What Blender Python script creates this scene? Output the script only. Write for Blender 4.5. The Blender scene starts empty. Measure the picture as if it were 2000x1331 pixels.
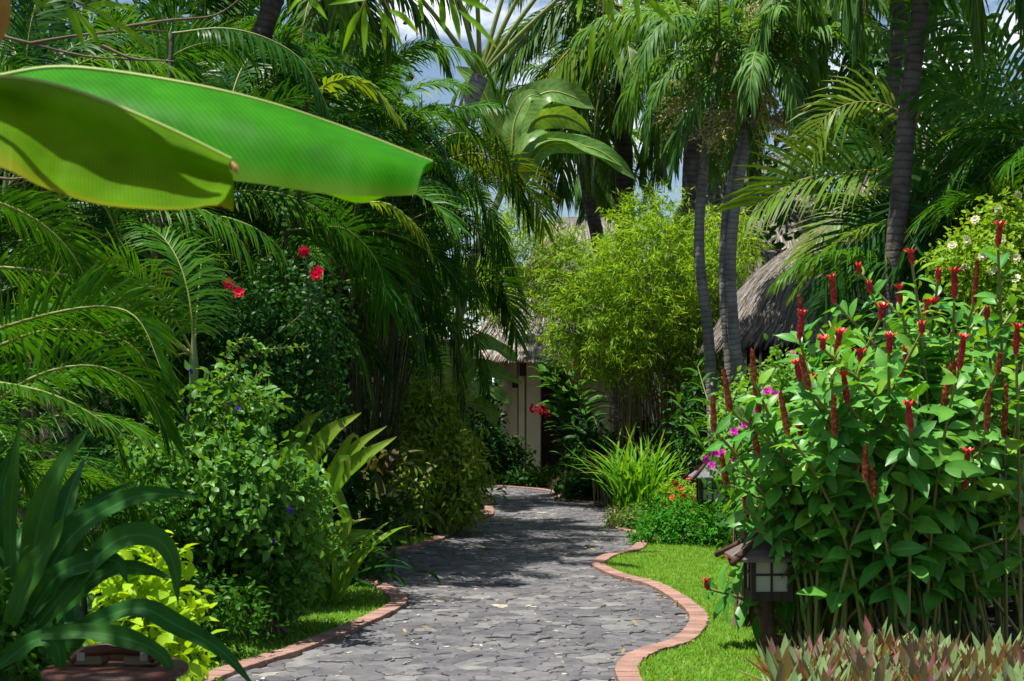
import bpy, math, random
import numpy as np
from mathutils import Vector, Matrix
from mathutils.geometry import tessellate_polygon

sc = bpy.context.scene
COL = sc.collection
F, EYE, HOR = 2778.0, 1.6, 800.0
pi = math.pi

def at(px, py, Y):
    return np.array([(px - 1000) / F * Y, Y, EYE - (py - HOR) / F * Y])

def gnd(px, py):
    Y = EYE * F / (py - HOR)
    return np.array([(px - 1000) / F * Y, Y])

def nrm(a):
    a = np.asarray(a, float)
    return a / np.maximum(np.linalg.norm(a, axis=-1, keepdims=True), 1e-9)

# ------------------------------------------------------------------ mesh building
class MB:
    def __init__(s):
        s.V, s.LC, s.Q, s.T, s.P, s.n = [], [], [], [], [], 0
    def add(s, v, quads=None, tris=None, polys=None, mat=0, lc=None):
        v = np.asarray(v, float).reshape(-1, 3)
        o = s.n
        s.V.append(v); s.n += len(v)
        s.LC.append(np.full((len(v), 2), .5) if lc is None else np.asarray(lc, float).reshape(-1, 2))
        if quads is not None and len(quads): s.Q.append((np.asarray(quads, int) + o, mat))
        if tris is not None and len(tris): s.T.append((np.asarray(tris, int) + o, mat))
        for p in polys or []: s.P.append(([i + o for i in p], mat))
        return o
    def mesh(s, name, base, smooth=True):
        me = bpy.data.meshes.new(name)
        V = np.concatenate(s.V) - np.asarray(base, float)
        me.vertices.add(len(V)); me.vertices.foreach_set('co', V.astype(np.float32).ravel())
        idx, tot, mi = [], [], []
        for q, m in s.Q:
            idx.append(q.ravel()); tot.append(np.full(len(q), 4)); mi.append(np.full(len(q), m))
        for q, m in s.T:
            idx.append(q.ravel()); tot.append(np.full(len(q), 3)); mi.append(np.full(len(q), m))
        for p, m in s.P:
            idx.append(np.array(p)); tot.append(np.array([len(p)])); mi.append(np.array([m]))
        idx = np.concatenate(idx); tot = np.concatenate(tot); mi = np.concatenate(mi)
        me.loops.add(len(idx)); me.loops.foreach_set('vertex_index', idx.astype(np.int32))
        me.polygons.add(len(tot))
        st = np.concatenate([[0], np.cumsum(tot)[:-1]])
        me.polygons.foreach_set('loop_start', st.astype(np.int32))
        me.polygons.foreach_set('loop_total', tot.astype(np.int32))
        me.polygons.foreach_set('material_index', mi.astype(np.int32))
        me.polygons.foreach_set('use_smooth', np.full(len(tot), smooth))
        a = me.attributes.new('lc', 'FLOAT2', 'POINT')
        a.data.foreach_set('vector', np.concatenate(s.LC).astype(np.float32).ravel())
        me.update(calc_edges=True); me.validate()
        return me

def obj(name, mb, mats, parent=None, smooth=True, base=None, label=None):
    if base is None:
        base = np.array(parent.matrix_basis.translation) if parent is not None else np.zeros(3)
        p = parent
        while p is not None and p.parent is not None:
            p = p.parent; base = base + np.array(p.matrix_basis.translation)
    me = mb.mesh(name, base, smooth)
    for m in (mats if isinstance(mats, (list, tuple)) else [mats]): me.materials.append(m)
    o = bpy.data.objects.new(name, me); COL.objects.link(o)
    if parent is not None: o.parent = parent
    else: o.location = base
    if label: o['label'] = label
    return o

def thing(name, label, cat, loc, group=None):
    o = bpy.data.objects.new(name, None); COL.objects.link(o)
    o.location = Vector(loc); o['label'] = label; o['category'] = cat
    o.empty_display_size = .1
    if group: o['group'] = group
    return o

def tag(o, label, cat, group=None):
    o['label'] = label; o['category'] = cat
    if group: o['group'] = group
    return o

def structure(o):
    o['kind'] = 'structure'; return o

# ------------------------------------------------------------------ curves
def catmull(pts, n):
    P = np.asarray(pts, float)
    if len(P) == 2: return P[0] + (P[1] - P[0]) * np.linspace(0, 1, n)[:, None]
    P = np.vstack([2 * P[0] - P[1], P, 2 * P[-1] - P[-2]])
    seg = len(P) - 3
    u = np.linspace(0, seg - 1e-9, n); k = u.astype(int); t = (u - k)[:, None]
    a, b, c, d = P[k], P[k + 1], P[k + 2], P[k + 3]
    return .5 * (2 * b + (c - a) * t + (2 * a - 5 * b + 4 * c - d) * t ** 2 + (3 * b - a - 3 * c + d) * t ** 3)

def resample(P, n):
    P = np.asarray(P, float)
    L = np.concatenate([[0], np.cumsum(np.linalg.norm(np.diff(P, axis=0), axis=1))])
    t = np.linspace(0, L[-1], n)
    return np.stack([np.interp(t, L, P[:, i]) for i in range(P.shape[1])], 1)

def curve(pts, n): return resample(catmull(pts, 12 * len(pts)), n)

def tangents(P): return nrm(np.gradient(P, axis=0))

def arc(P0, az, el0, L, bend, n=14, power=1.4, twist=0):
    """a stalk that leaves P0 with elevation el0 and bows over under its own weight"""
    t = np.linspace(0, 1, n); el = np.radians(el0 - bend * t ** power); a = np.radians(az + twist * t)
    d = np.stack([np.cos(el) * np.cos(a), np.cos(el) * np.sin(a), np.sin(el)], 1) * (L / (n - 1))
    return np.vstack([P0, np.asarray(P0) + np.cumsum(d[:-1], axis=0)])

def tube(mb, pts, rad, sides=8, mat=0, cap=False):
    P = np.asarray(pts, float); n = len(P)
    r = np.interp(np.linspace(0, 1, n), np.linspace(0, 1, len(rad)), rad) if len(np.atleast_1d(rad)) != n else np.asarray(rad)
    T = tangents(P)
    ref = np.array([0., 1., 0.]) if abs(T[:, 1]).mean() < .8 else np.array([1., 0, 0])
    A = nrm(np.cross(T, ref)); B = np.cross(T, A)
    th = np.linspace(0, 2 * pi, sides, endpoint=False)
    V = P[:, None] + r[:, None, None] * (A[:, None] * np.cos(th)[None, :, None] + B[:, None] * np.sin(th)[None, :, None])
    i = np.arange(n - 1)[:, None] * sides; j = np.arange(sides)[None]; k = (j + 1) % sides
    q = np.stack([i + j, i + k, i + sides + k, i + sides + j], -1).reshape(-1, 4)
    lc = np.stack(np.broadcast_arrays(np.arange(sides)[None] / sides, np.linspace(0, 1, n)[:, None]), -1)
    mb.add(V, q, polys=[list(range((n - 1) * sides, n * sides)), list(range(sides))[::-1]] if cap else None, mat=mat, lc=lc)

def box(mb, c, s, mat=0, rot=0., bev=0.):
    x, y, z = [d / 2 for d in s]; b = min(bev, x * .9, y * .9, z * .9)
    co, si = math.cos(rot), math.sin(rot)
    if b <= 0:
        v = np.array([(a * x, e * y, f * z) for f in (-1, 1) for a, e in ((-1, -1), (1, -1), (1, 1), (-1, 1))])
        q = [(0, 3, 2, 1), (4, 5, 6, 7), (0, 1, 5, 4), (1, 2, 6, 5), (2, 3, 7, 6), (3, 0, 4, 7)]
    else:
        rings = [(-z, b), (-z + b, 0), (z - b, 0), (z, b)]
        v = np.array([(a * (x - k), e * (y - k), h) for h, k in rings for a, e in ((-1, -1), (1, -1), (1, 1), (-1, 1))])
        q = [(0, 3, 2, 1), (12, 13, 14, 15)] + [(r * 4 + i, r * 4 + (i + 1) % 4, r * 4 + 4 + (i + 1) % 4, r * 4 + 4 + i) for r in range(3) for i in range(4)]
    w = v.copy(); w[:, 0] = v[:, 0] * co - v[:, 1] * si; w[:, 1] = v[:, 0] * si + v[:, 1] * co
    mb.add(w + np.asarray(c), q, mat=mat)

def lathe(mb, c, prof, sides=32, mat=0, cap=True):
    n = len(prof); th = np.linspace(0, 2 * pi, sides, endpoint=False)
    V = np.array([[(r * math.cos(a), r * math.sin(a), z) for a in th] for r, z in prof]) + np.asarray(c)
    i = np.arange(n - 1)[:, None] * sides; j = np.arange(sides)[None]; k = (j + 1) % sides
    q = np.stack([i + j, i + k, i + sides + k, i + sides + j], -1).reshape(-1, 4)
    mb.add(V, q, polys=[list(range((n - 1) * sides, n * sides)), list(range(sides))[::-1]] if cap else None, mat=mat)

# ------------------------------------------------------------------ leaves
def leaf_template(rows, bend=.15, fold=.25):
    """rows = [(v, halfwidth)], first and last are points. returns verts (x side, y along, z up), quads, tris, lc"""
    v, lc, q, t = [], [], [], []
    v.append((0, 0, 0)); lc.append((.5, 0))
    for y, w in rows[1:-1]:
        z = -bend * y * y
        v += [(-w, y, z + fold * w), (0, y, z), (w, y, z + fold * w)]; lc += [(0, y), (.5, y), (1, y)]
    v.append((0, 1, -bend)); lc.append((.5, 1))
    k = len(rows) - 2
    t += [(0, 2, 1), (0, 3, 2)]
    for i in range(k - 1):
        a = 1 + 3 * i
        q += [(a, a + 1, a + 4, a + 3), (a + 1, a + 2, a + 5, a + 4)]
    a = 1 + 3 * (k - 1); e = 1 + 3 * k
    t += [(a, a + 1, e), (a + 1, a + 2, e)]
    return np.array(v, float), q, t, np.array(lc, float)

OVATE = leaf_template([(0, 0), (.18, .2), (.45, .29), (.75, .19), (1, 0)], .22, .3)
LANCE = leaf_template([(0, 0), (.2, .09), (.5, .12), (.8, .06), (1, 0)], .2, .25)
THIN = leaf_template([(0, 0), (.35, .075), (1, 0)], .22, .2)
ROUND = leaf_template([(0, 0), (.3, .33), (.7, .33), (1, 0)], .15, .25)
COSTUS = leaf_template([(0, 0), (.1, .1), (.3, .205), (.55, .235), (.78, .155), (.92, .06), (1, 0)], .28, .32)
SMALL = leaf_template([(0, 0), (.3, .27), (.7, .24), (1, 0)], .2, .3)

def scatter_leaves(mb, P, D, N, size, tmpl, mat=0, width=1.0):
    """put a copy of the leaf template at every P, pointing along D with its face towards N"""
    v, q, t, lc = tmpl
    P = np.asarray(P, float); m = len(P)
    if m == 0: return
    D = nrm(D); S = nrm(np.cross(D, N)); Nn = np.cross(S, D)
    size = np.broadcast_to(np.asarray(size, float), (m,))[:, None, None]
    V = P[:, None] + size * (v[None, :, 1:2] * D[:, None] + width * v[None, :, 0:1] * S[:, None] + v[None, :, 2:3] * Nn[:, None])
    k = len(v); off = (np.arange(m) * k)[:, None, None]
    mb.add(V, (np.array(q)[None] + off).reshape(-1, 4) if len(q) else None, (np.array(t)[None] + off).reshape(-1, 3) if len(t) else None,
           mat=mat, lc=np.tile(lc, (m, 1)))

def frond(mb, pts, LL=.45, n=46, w=.028, pet=.12, vee=25, a0=70, a1=22, droop=.35, r0=.012, rng=None, jit=6, tipk=.45, k=3, mleaf=0, mrach=1, plume=0, roll=0.):
    """a feather palm leaf along the stalk pts"""
    rng = rng or np.random.default_rng(1)
    R = resample(catmull(pts, 60), 40); T = tangents(R)
    tube(mb, R[::2], np.linspace(r0, r0 * .18, 20), 5, mrach)
    up = np.array([0, 0, 1.])
    S = np.cross(T, up); S = np.where(np.linalg.norm(S, axis=1, keepdims=True) < .15, np.nan, S)
    ok = ~np.isnan(S[:, 0])
    if ok.any():
        ii = np.arange(40)
        S = np.stack([np.interp(ii, ii[ok], S[ok, c]) for c in range(3)], 1)
    else: S = np.tile([1., 0, 0], (40, 1))
    S = nrm(S - T * (S * T).sum(1, keepdims=True)); N = np.cross(S, T)
    rc, rs = math.cos(math.radians(roll)), math.sin(math.radians(roll)); S, N = S * rc + N * rs, N * rc - S * rs
    for side in (-1, 1):
        s = np.clip((np.arange(n) + rng.uniform(-.3, .3, n)) / (n - 1), 0, 1)
        x = (pet + (1 - pet) * s) * 39
        g = lambda A: np.stack([np.interp(x, np.arange(40), A[:, c]) for c in range(3)], 1)
        P, t, sv, nv = g(R), nrm(g(T)), nrm(g(S)), nrm(g(N))
        ang = np.radians(a0 + (a1 - a0) * s ** 1.1 + rng.normal(0, jit, n))
        ve = np.radians(vee + rng.normal(0, 7 + plume, n))
        d = np.cos(ang)[:, None] * t + np.sin(ang)[:, None] * (side * np.cos(ve)[:, None] * sv + np.sin(ve)[:, None] * nv)
        ln = LL * (tipk + (1 - tipk) * np.sin(pi * np.clip(.18 + .7 * s, 0, 1))) * rng.uniform(.88, 1.08, n)
        ln *= np.where(s < .12, .55 + 3.7 * s, 1)
        dr = droop * rng.uniform(.7, 1.3, n)
        prof = np.interp(np.linspace(0, 1, k + 1), [0, .25, .6, 1], [.55, 1, .8, .06]) * w
        V = np.zeros((n, k + 1, 2, 3)); p = P.copy()
        for i in range(k + 1):
            wd = nrm(t - d * (t * d).sum(1, keepdims=True)); 
            V[:, i, 0] = p - wd * prof[i] / 2; V[:, i, 1] = p + wd * prof[i] / 2
            d = nrm(d + np.array([0, 0, -1.]) * (dr * (1.2 if i else .5))[:, None])
            if i < k: p = p + d * (ln / k)[:, None]
        b = (np.arange(n) * 2 * (k + 1))[:, None, None]
        q0 = np.array([(2 * i, 2 * i + 1, 2 * i + 3, 2 * i + 2) for i in range(k)])
        lc = np.tile(np.array([(u, i / k) for i in range(k + 1) for u in (0, 1)]), (n, 1))
        mb.add(V, (q0[None] + b).reshape(-1, 4), mat=mleaf, lc=lc)

def blade(mb, pts, width, face, fold=.25, n=16, prof=None, mat=0, wave=0., rng=None):
    """a strap leaf along pts, its upper side turned towards the vector face"""
    P = curve(pts, n); T = tangents(P)
    f = np.asarray(face, float); f = np.tile(f, (n, 1)) if f.ndim == 1 else resample(f, n)
    S = nrm(np.cross(T, f)); N = np.cross(S, T)
    t = np.linspace(0, 1, n)
    if prof is None: prof = [(0, .55), (.25, .9), (.5, 1), (.75, .75), (.92, .3), (1, .02)]
    h = np.interp(t, [a for a, b in prof], [b for a, b in prof]) * width / 2
    ph = (rng.uniform(0, 6) if rng is not None else 0)
    wz = wave * np.sin(t * 14 + ph)
    cols = []
    for u in (-1, -.5, 0, .5, 1):
        z = fold * abs(u) ** 1.3 + wz * u * abs(u)
        cols.append(P + S * (u * h)[:, None] + N * (z * h)[:, None])
    V = np.stack(cols, 1); c = 5
    i = np.arange(n - 1)[:, None] * c; j = np.arange(c - 1)[None]
    q = np.stack([i + j, i + j + 1, i + c + j + 1, i + c + j], -1).reshape(-1, 4)
    lc = np.stack(np.broadcast_arrays(np.array([0, .25, .5, .75, 1])[None], t[:, None]), -1)
    mb.add(V, q, mat=mat, lc=lc)

# ------------------------------------------------------------------ materials
MATS = {}
def newmat(name):
    m = bpy.data.materials.new(name); m.use_nodes = True; MATS[name] = m
    nt = m.node_tree; nt.nodes.clear()
    return m, nt, nt.nodes, nt.links

def ramp(nt, stops):
    r = nt.nodes.new('ShaderNodeValToRGB'); e = r.color_ramp.elements
    while len(e) > 1: e.remove(e[-1])
    e[0].position = stops[0][0]; e[0].color = (*stops[0][1], 1)
    for p, c in stops[1:]:
        k = e.new(p); k.color = (*c, 1)
    return r

def mixc(nt, fac, a, b, mode='MIX'):
    m = nt.nodes.new('ShaderNodeMix'); m.data_type = 'RGBA'; m.blend_type = mode
    for sock, v in ((m.inputs[0], fac), (m.inputs[6], a), (m.inputs[7], b)):
        if hasattr(v, 'is_linked') or hasattr(v, 'links'): nt.links.new(v, sock)
        elif isinstance(v, (int, float)): sock.default_value = v
        else: sock.default_value = (*v, 1)
    return m.outputs[2]

def math_(nt, op, a, b=0.):
    m = nt.nodes.new('ShaderNodeMath'); m.operation = op
    for sock, v in ((m.inputs[0], a), (m.inputs[1], b)):
        if isinstance(v, (int, float)): sock.default_value = v
        else: nt.links.new(v, sock)
    return m.outputs[0]

def leafmat(name, cols, trans=.35, rough=.38, rib=None, tip=None, spec=.1, tcol=(1.6, 1.4, .3), veins=0., edge=None, var=.5, back=None):
    """cols: two or three leaf colours picked per leaf; rib/tip/edge colours follow the leaf's own length and width"""
    m, nt, N, L = newmat(name)
    out = N.new('ShaderNodeOutputMaterial')
    geo = N.new('ShaderNodeNewGeometry'); oi = N.new('ShaderNodeObjectInfo')
    at_ = N.new('ShaderNodeAttribute'); at_.attribute_name = 'lc'
    sep = N.new('ShaderNodeSeparateXYZ'); L.new(at_.outputs['Vector'], sep.inputs[0])
    u, v = sep.outputs[0], sep.outputs[1]
    f = math_(nt, 'ADD', math_(nt, 'MULTIPLY', geo.outputs['Random Per Island'], var), math_(nt, 'MULTIPLY', oi.outputs['Random'], 1 - var))
    cols = [(p[0], p[1] * 1.08, p[2] * .62) if p[1] > 1.15 * p[0] else p for p in cols]
    r = ramp(nt, [(i / max(1, len(cols) - 1), c) for i, c in enumerate(cols)]); L.new(f, r.inputs[0])
    c = r.outputs[0]
    tc = N.new('ShaderNodeTexCoord'); no = N.new('ShaderNodeTexNoise'); no.inputs['Scale'].default_value = 9; no.inputs['Detail'].default_value = 3
    L.new(tc.outputs['Object'], no.inputs['Vector'])
    nr = ramp(nt, [(.3, (.72, .74, .7)), (.7, (1.2, 1.16, 1.1))]); L.new(no.outputs[0], nr.inputs[0])
    c = mixc(nt, 1., c, nr.outputs[0], 'MULTIPLY')
    du = math_(nt, 'ABSOLUTE', math_(nt, 'SUBTRACT', u, .5))
    if veins:
        w = N.new('ShaderNodeTexWave'); w.bands_direction = 'Y'; w.inputs['Scale'].default_value = veins; w.inputs['Distortion'].default_value = .6
        cv = N.new('ShaderNodeCombineXYZ'); L.new(du, cv.inputs[0]); L.new(math_(nt, 'SUBTRACT', v, math_(nt, 'MULTIPLY', du, .25)), cv.inputs[1]); L.new(cv.outputs[0], w.inputs['Vector'])
        vr = ramp(nt, [(0, (.82, .86, .8)), (1, (1.1, 1.07, 1.07))]); L.new(w.outputs[0], vr.inputs[0])
        c = mixc(nt, 1., c, vr.outputs[0], 'MULTIPLY')
    if rib is not None:
        rr = ramp(nt, [(.025, (1, 1, 1)), (.07, (0, 0, 0))]); L.new(du, rr.inputs[0])
        c = mixc(nt, math_(nt, 'MULTIPLY', rr.outputs[0], .8), c, rib)
    if edge is not None:
        er = ramp(nt, [(.4, (0, 0, 0)), (.5, (1, 1, 1))]); L.new(du, er.inputs[0]); c = mixc(nt, er.outputs[0], c, edge)
    if tip is not None:
        tr = ramp(nt, [(.72, (0, 0, 0)), (1, (1, 1, 1))]); L.new(v, tr.inputs[0])
        c = mixc(nt, math_(nt, 'MULTIPLY', tr.outputs[0], math_(nt, 'POWER', geo.outputs['Random Per Island'], 2.)), c, tip)
    if back is not None:
        c = mixc(nt, geo.outputs['Backfacing'], c, back)
    p = N.new('ShaderNodeBsdfPrincipled'); L.new(c, p.inputs['Base Color'])
    p.inputs['Roughness'].default_value = rough; p.inputs['Specular IOR Level'].default_value = spec
    t = N.new('ShaderNodeBsdfTranslucent'); L.new(mixc(nt, 1., c, tcol, 'MULTIPLY'), t.inputs[0])
    mx = N.new('ShaderNodeMixShader'); mx.inputs[0].default_value = trans
    L.new(p.outputs[0], mx.inputs[1]); L.new(t.outputs[0], mx.inputs[2]); L.new(mx.outputs[0], out.inputs[0])
    return m

def solid(name, cols, scale=6, rough=.8, bump=.3, bscale=None, stretch=(1, 1, 1), island=0., spec=.3, detail=5, rings=None, metal=0.):
    m, nt, N, L = newmat(name)
    out = N.new('ShaderNodeOutputMaterial'); p = N.new('ShaderNodeBsdfPrincipled'); L.new(p.outputs[0], out.inputs[0])
    tc = N.new('ShaderNodeTexCoord'); mp = N.new('ShaderNodeMapping'); mp.inputs['Scale'].default_value = stretch
    L.new(tc.outputs['Object'], mp.inputs[0])
    no = N.new('ShaderNodeTexNoise'); no.inputs['Scale'].default_value = scale; no.inputs['Detail'].default_value = detail
    L.new(mp.outputs[0], no.inputs['Vector'])
    f = no.outputs[0]
    if island:
        geo = N.new('ShaderNodeNewGeometry')
        f = math_(nt, 'ADD', math_(nt, 'MULTIPLY', f, 1 - island), math_(nt, 'MULTIPLY', geo.outputs['Random Per Island'], island))
    k = len(cols)
    r = ramp(nt, [(.3 + .4 * i / max(1, k - 1) if not island else .15 + .7 * i / max(1, k - 1), c) for i, c in enumerate(cols)]); L.new(f, r.inputs[0])
    c = r.outputs[0]; h = no.outputs[0]
    if rings:
        at_ = N.new('ShaderNodeAttribute'); at_.attribute_name = 'lc'; sep = N.new('ShaderNodeSeparateXYZ'); L.new(at_.outputs['Vector'], sep.inputs[0])
        vv = math_(nt, 'ADD', math_(nt, 'MULTIPLY', sep.outputs[1], rings), math_(nt, 'MULTIPLY', no.outputs[0], .9))
        fr = math_(nt, 'FRACT', vv)
        rr = ramp(nt, [(0, (.62, .6, .58)), (.14, (.74, .72, .7)), (.3, (1, 1, 1)), (.85, (1.06, 1.06, 1.06)), (1, (.7, .7, .7))]); L.new(fr, rr.inputs[0])
        c = mixc(nt, 1., c, rr.outputs[0], 'MULTIPLY'); h = math_(nt, 'ADD', h, rr.outputs[0])
    L.new(c, p.inputs['Base Color'])
    p.inputs['Roughness'].default_value = rough; p.inputs['Specular IOR Level'].default_value = spec; p.inputs['Metallic'].default_value = metal
    b = N.new('ShaderNodeBump'); b.inputs['Strength'].default_value = bump; b.inputs['Distance'].default_value = .02
    if bscale:
        n2 = N.new('ShaderNodeTexNoise'); n2.inputs['Scale'].default_value = bscale; n2.inputs['Detail'].default_value = 6
        L.new(mp.outputs[0], n2.inputs['Vector']); h = math_(nt, 'ADD', h, n2.outputs[0])
    L.new(h, b.inputs['Height']); L.new(b.outputs[0], p.inputs['Normal'])
    return m

M_areca = leafmat('areca_leaf', [(.025, .1, .014), (.045, .15, .016), (.085, .2, .02)], .38, tip=(.25, .26, .04))
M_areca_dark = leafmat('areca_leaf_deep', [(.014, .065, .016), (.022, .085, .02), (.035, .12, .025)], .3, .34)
M_areca_yel = leafmat('areca_leaf_yellowish', [(.08, .18, .02), (.13, .22, .025), (.19, .25, .03)], .42, tip=(.35, .26, .05))
M_coco = leafmat('coconut_leaf', [(.045, .12, .03), (.07, .16, .03), (.11, .19, .045)], .33, .5, spec=.15)
M_adon = leafmat('drooping_palm_leaf', [(.06, .16, .065), (.1, .22, .08), (.16, .3, .1)], .4, .5, spec=.15)
M_rachis = solid('palm_stalk', [(.12, .18, .03), (.22, .24, .05)], 12, .5, .1)
M_rachis_y = solid('palm_stalk_yellow', [(.3, .25, .05), (.36, .3, .08)], 12, .5, .1)
M_cane = solid('areca_cane', [(.03, .045, .018), (.07, .075, .035)], 4, .6, .3, rings=26)
M_trunk = solid('grey_ringed_trunk', [(.12, .11, .105), (.2, .19, .185), (.28, .265, .25)], 5, .85, .35, 40, rings=80)
M_trunk_dk = solid('brown_ringed_trunk', [(.045, .037, .034), (.085, .07, .062), (.13, .11, .095)], 5, .9, .4, 40, rings=80)
M_shaft = solid('palm_crownshaft', [(.12, .2, .05), (.2, .22, .08), (.22, .15, .08)], 3, .45, .1)
M_shaft_br = solid('fibrous_crownshaft', [(.12, .05, .03), (.2, .1, .06)], 6, .9, .6, stretch=(4, 4, 1))
M_inflo = leafmat('palm_blossom_sprays', [(.45, .46, .3), (.55, .55, .38), (.6, .58, .42)], .35, .7)
M_banana = leafmat('banana_leaf', [(.035, .22, .012), (.045, .25, .012)], .48, .5, veins=30., spec=.06, tcol=(1.3, 1.5, .1), edge=(.1, .2, .01))
M_banana_y = leafmat('banana_leaf_yellowing', [(.085, .2, .005), (.1, .22, .005)], .5, .55, veins=30., spec=.05, tcol=(2.2, 1.7, .02), edge=(.2, .22, .008))
M_banana_rib = solid('banana_midrib', [(.2, .3, .05), (.3, .38, .08)], 5, .5, .05)
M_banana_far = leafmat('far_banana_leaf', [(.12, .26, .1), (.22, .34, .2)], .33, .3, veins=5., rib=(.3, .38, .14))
M_litter = leafmat('fallen_leaf', [(.16, .09, .04), (.3, .2, .09), (.42, .33, .14), (.2, .2, .06)], .2, .7)
M_dry = solid('dry_leaf', [(.3, .16, .05), (.45, .27, .09)], 6, .8, .3)
M_straps = leafmat('strap_leaf', [(.012, .07, .02), (.022, .1, .025), (.05, .14, .03)], .28, .5, rib=(.05, .17, .04), spec=.12)
M_strapl = leafmat('pale_strap_leaf', [(.08, .22, .02), (.15, .29, .03), (.2, .3, .04)], .4, .34, rib=(.24, .35, .07), tip=(.4, .35, .1))
M_lime = leafmat('lime_leaf', [(.2, .38, .03), (.32, .48, .04), (.42, .52, .07)], .4, .45)
M_vine = leafmat('vine_leaf', [(.06, .18, .05), (.11, .26, .06), (.2, .36, .08)], .38, .4, rib=(.18, .32, .08), spec=.25)
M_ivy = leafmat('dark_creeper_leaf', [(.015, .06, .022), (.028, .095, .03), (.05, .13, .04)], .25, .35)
M_mid = leafmat('broad_leaf', [(.025, .1, .02), (.05, .15, .025), (.08, .19, .03)], .33, .36)
M_bamboo = leafmat('bamboo_leaf', [(.14, .29, .04), (.24, .38, .05), (.37, .46, .08), (.46, .42, .12)], .48, .5)
M_bamboo_fg = leafmat('overhanging_bamboo_leaf', [(.14, .32, .02), (.2, .38, .03)], .45, .4, tip=(.5, .3, .08))
M_culm = solid('bamboo_culm', [(.09, .1, .03), (.2, .18, .06), (.28, .2, .1)], 3, .5, .1, island=.7)
M_costus = leafmat('costus_leaf', [(.045, .19, .055), (.07, .25, .065), (.12, .32, .075), (.24, .4, .05)], .33, .4, rib=(.16, .34, .07), spec=.32)
M_cstem = solid('costus_stem', [(.16, .2, .04), (.24, .2, .08)], 8, .5, .1)
M_cdead = solid('withered_leaf', [(.35, .22, .13), (.55, .38, .26)], 14, .85, .3)
M_cone = solid('costus_bract', [(.34, .012, .03), (.48, .022, .045), (.5, .06, .05)], 14, .4, .15, island=.6)
M_cone_old = solid('faded_costus_bract', [(.22, .02, .02), (.34, .06, .03), (.45, .2, .07)], 14, .45, .15, island=.7)
M_petal = solid('red_petal', [(.85, .01, .05), (.9, .05, .05)], 14, .45, .05, spec=.4)
M_hib = leafmat('hibiscus_petal', [(.8, .012, .05), (.85, .02, .09)], .35, .5, tcol=(1.1, .9, 1))
M_mag = leafmat('magenta_petal', [(.65, .04, .5), (.75, .06, .6)], .4, .5, tcol=(1.1, .9, 1.1))
M_blue = leafmat('violet_petal', [(.08, .03, .35), (.12, .04, .45)], .3, .5, tcol=(1, 1, 1.1))
M_white = leafmat('cream_blossom', [(.65, .62, .4), (.75, .72, .55)], .3, .6, tcol=(1, 1, .9))
M_orange = leafmat('orange_blossom', [(.7, .12, .04), (.75, .2, .1)], .3, .6, tcol=(1, 1, .9))
M_white_sh = leafmat('pale_bush_leaf', [(.1, .24, .03), (.18, .32, .04), (.25, .36, .06)], .38, .4)
M_lemon = leafmat('grass_clump_leaf', [(.08, .25, .025), (.13, .33, .035), (.2, .38, .05)], .4, .36, tip=(.4, .34, .08))
M_cover = leafmat('ground_cover_leaf', [(.02, .13, .02), (.04, .19, .025), (.08, .26, .035)], .33, .4)
M_varieg = leafmat('pale_edged_leaf', [(.06, .15, .04), (.12, .2, .06)], .3, .45, edge=(.5, .48, .26))
M_croton = leafmat('mottled_leaf', [(.05, .15, .03), (.09, .22, .035), (.17, .3, .045), (.42, .46, .1)], .35, .4, rib=(.2, .25, .05))
M_ti = leafmat('cordyline_leaf', [(.03, .08, .03), (.07, .1, .04), (.12, .09, .05)], .3, .35, edge=(.16, .13, .07))
M_rhoeo = leafmat('boat_lily_leaf', [(.14, .22, .14), (.2, .28, .2), (.28, .34, .27)], .25, .42, back=(.24, .17, .15), rib=(.16, .28, .14))
M_rhoeo_r = leafmat('boat_lily_red_leaf', [(.26, .16, .13), (.2, .18, .13), (.28, .1, .12), (.16, .08, .16)], .3, .42)
M_grass = leafmat('turf', [(.075, .2, .03), (.12, .26, .045), (.17, .32, .06), (.3, .33, .12)], .35, .6)
M_twig = solid('twig_bark', [(.1, .07, .05), (.2, .15, .1)], 10, .9, .4)
M_soil = solid('garden_soil', [(.03, .022, .015), (.07, .05, .035)], 8, .95, .6, 40)
M_lawn = solid('lawn_base', [(.04, .13, .012), (.07, .19, .02)], 18, .95, .6, 80)
M_mortar = solid('path_mortar', [(.07, .065, .06), (.16, .15, .135), (.3, .27, .23)], 30, .95, .6, 90)
M_brick = solid('terracotta_brick', [(.17, .11, .085), (.29, .165, .13), (.36, .225, .185)], 9, .9, .6, 70, island=.45)
M_thatch = solid('thatch', [(.07, .065, .06), (.15, .14, .135), (.26, .24, .225)], 10, .95, .6, 60, island=.7)
M_straw = solid('straw', [(.085, .072, .06), (.2, .175, .15), (.4, .35, .3)], 5, .9, .2, island=.8)
M_wall = solid('cream_plaster', [(.7, .64, .47), (.78, .72, .55)], 2, .85, .15, 30)
M_oldwall = solid('old_brown_plaster', [(.06, .045, .035), (.13, .095, .075)], 3, .9, .3, 30)
M_frame = solid('dark_timber', [(.018, .012, .01), (.05, .032, .024)], 4, .6, .3, stretch=(8, 8, 1))
M_pole = solid('weathered_log', [(.05, .022, .014), (.12, .055, .035)], 5, .8, .6, 30, stretch=(4, 4, 1))
M_roofwood = solid('pale_shingle', [(.08, .065, .055), (.16, .13, .11)], 6, .85, .4, stretch=(1, 6, 1))
M_slate = solid('grey_shingle', [(.1, .1, .11), (.2, .2, .22)], 14, .85, .4)
M_paper = solid('frosted_pane', [(.42, .39, .33), (.5, .47, .4)], 3, .5, .02)
M_jar = solid('brown_glazed_jar', [(.035, .012, .01), (.08, .03, .02)], 4, .25, .1, spec=.6)
M_lid = solid('reddish_lid_wood', [(.035, .012, .008), (.09, .032, .018)], 5, .5, .3, stretch=(1, 10, 10))
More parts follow.
